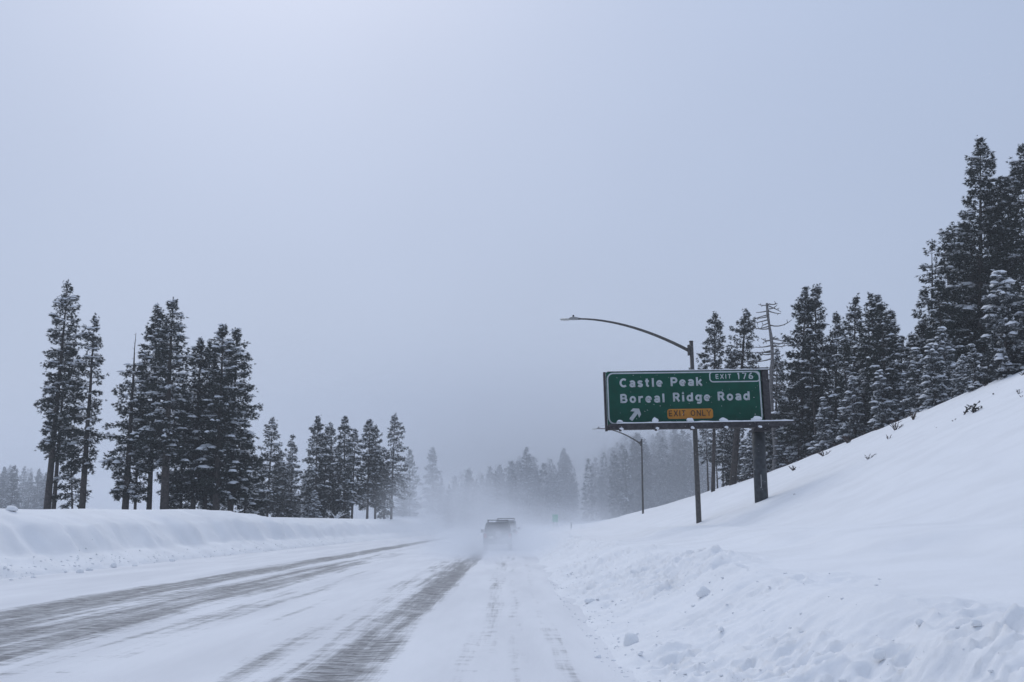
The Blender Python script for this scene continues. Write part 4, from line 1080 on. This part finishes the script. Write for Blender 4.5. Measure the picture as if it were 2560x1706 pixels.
vehicle('sport_utility_vehicle', (J.x, 62, 0.0), 'carpaint', 'dark boxy off-road vehicle driving away in blowing snow, nearer of the two', 1.84, 1.82, 4.3, 0.19)
V2 = at(1263, 1330, 76)
v2 = vehicle('sport_utility_vehicle', (V2.x + 0.05, 76, 0.03), 'carpaint2', 'grey vehicle with roof rack half hidden behind the dark one', 1.84, 2.0, 4.9, 0.17, False)

# ------------------------------------------------------------------ falling snow
def flakes(n):
    rgn = np.random.RandomState(3)
    D = 10.0 + 57.0 * rgn.rand(n) ** 0.8
    x = rgn.uniform(-0.62, 0.62, n) * D; z = EYE + rgn.uniform(-0.2, 0.62, n) * D * 0.9
    keep = z > np.maximum(0.1, terrain(x, D, False) + 0.05); D, x, z = D[keep], x[keep], z[keep]; n = len(D)
    r = rgn.uniform(0.003, 0.008, n) * np.clip(D / 28.0, 0.3, 1.0); st = rgn.uniform(1.0, 2.2, n)
    O = np.array([[1, 0, 0], [-1, 0, 0], [0, 1, 0], [0, -1, 0], [0, 0, 1], [0, 0, -1]], float)
    dirv = np.stack([np.full(n, 0.8), np.zeros(n), np.full(n, -0.35)], -1) + rgn.normal(0, 0.25, (n, 3)); dirv /= np.linalg.norm(dirv, axis=1, keepdims=True)
    V = O[None] * r[:, None, None]
    V = V + (V @ dirv[:, :, None]) * dirv[:, None, :] * (st - 1)[:, None, None]
    V = V + np.stack([x, D, z], -1)[:, None, :]
    Fo = np.array([[0, 2, 4], [2, 1, 4], [1, 3, 4], [3, 0, 4], [2, 0, 5], [1, 2, 5], [3, 1, 5], [0, 3, 5]])
    return tri_mesh('falling_snow', V.reshape(-1, 3), (Fo[None] + (np.arange(n) * 6)[:, None, None]).reshape(-1, 3))
def mat_flake():
    m, n, l, b = nodes_of('snowflake'); g = NG(m)
    d = n.new('ShaderNodeBsdfDiffuse'); t = n.new('ShaderNodeBsdfTranslucent'); mxs = n.new('ShaderNodeMixShader'); n.remove(b)
    f = g.rng(g.noise(g.coord(), 3.0, 2.0), 0.3, 0.7)
    cc = g.mix(f, (0.90, 0.92, 0.95, 1), (0.97, 0.97, 0.98, 1)); l.new(cc, d.inputs[0]); l.new(cc, t.inputs[0]); mxs.inputs[0].default_value = 0.55
    l.new(d.outputs[0], mxs.inputs[1]); l.new(t.outputs[0], mxs.inputs[2]); l.new(mxs.outputs[0], n['Material Output'].inputs['Surface'])
    return m
fl = link('falling_snow', flakes(12500), mat_flake())
tag(fl, 'snowflakes drifting through the air over the road', 'snowfall', kind='stuff')

# ------------------------------------------------------------------ air: haze and snow lifted off the road
def vol_mat(name, density, colr=(0.93, 0.95, 0.98)):
    m = bpy.data.materials.new(name); m.use_nodes = True; n = m.node_tree.nodes; l = m.node_tree.links
    n.remove(n['Principled BSDF']); v = n.new('ShaderNodeVolumePrincipled')
    v.inputs['Color'].default_value = (*colr, 1); v.inputs['Density'].default_value = density; v.inputs['Anisotropy'].default_value = 0.0
    l.new(v.outputs[0], n['Material Output'].inputs['Volume'])
    return m, v
HAZE = 0.0006
hm, _ = vol_mat('haze_air', HAZE)
haze = MB().box((0, 480, 23), (1300, 1100, 50)).build('haze', hm)
tag(haze, 'thin grey snow haze filling the air', 'haze', kind='stuff')

def drift(center, radii, density, label, noise=1.6, seed=0.0, power=1.0):
    m, v = vol_mat('drifting_snow', density); g = NG(m); c = g.coord('Object')
    ln = m.node_tree.nodes.new('ShaderNodeVectorMath'); ln.operation = 'LENGTH'; m.node_tree.links.new(c, ln.inputs[0])
    fall = g.rng(ln.outputs['Value'], 1.0, 0.25)
    nzf = g.rng(g.noise(g.mapping(c, (1, 1, 1), (0, 0, 0), (seed, seed * 2, 0)), noise, 3.0), 0.32, 0.68, 0.25, 1.5)
    g.put(v.inputs['Density'], g.m('MULTIPLY', g.m('MULTIPLY', fall, nzf), density))
    bm = bmesh.new(); bmesh.ops.create_icosphere(bm, subdivisions=3, radius=1.0)
    me = bpy.data.meshes.new('blowing_snow'); bm.to_mesh(me); bm.free()
    o = link('blowing_snow', me, m); o.location = center; o.scale = radii
    tag(o, label, 'blowing snow', kind='stuff')
drift((-0.6, 58, -0.3), (6.0, 23, 2.85), 0.15, 'snow cloud thrown up round the wheels of the vehicles', 2.2, 1.0)
drift((-5.0, 100, 1.8), (11, 42, 7.0), 0.027, 'plume of blown snow trailing left of the vehicles', 2.0, 3.0)
drift((5.0, 120, 0.5), (16, 55, 5.0), 0.016, 'low blown snow sweeping over the far road', 1.8, 5.0)
drift((0.0, 240, 14), (230, 98, 42), 0.0205, 'distant snow squall veiling the far woods', 1.5, 7.0)
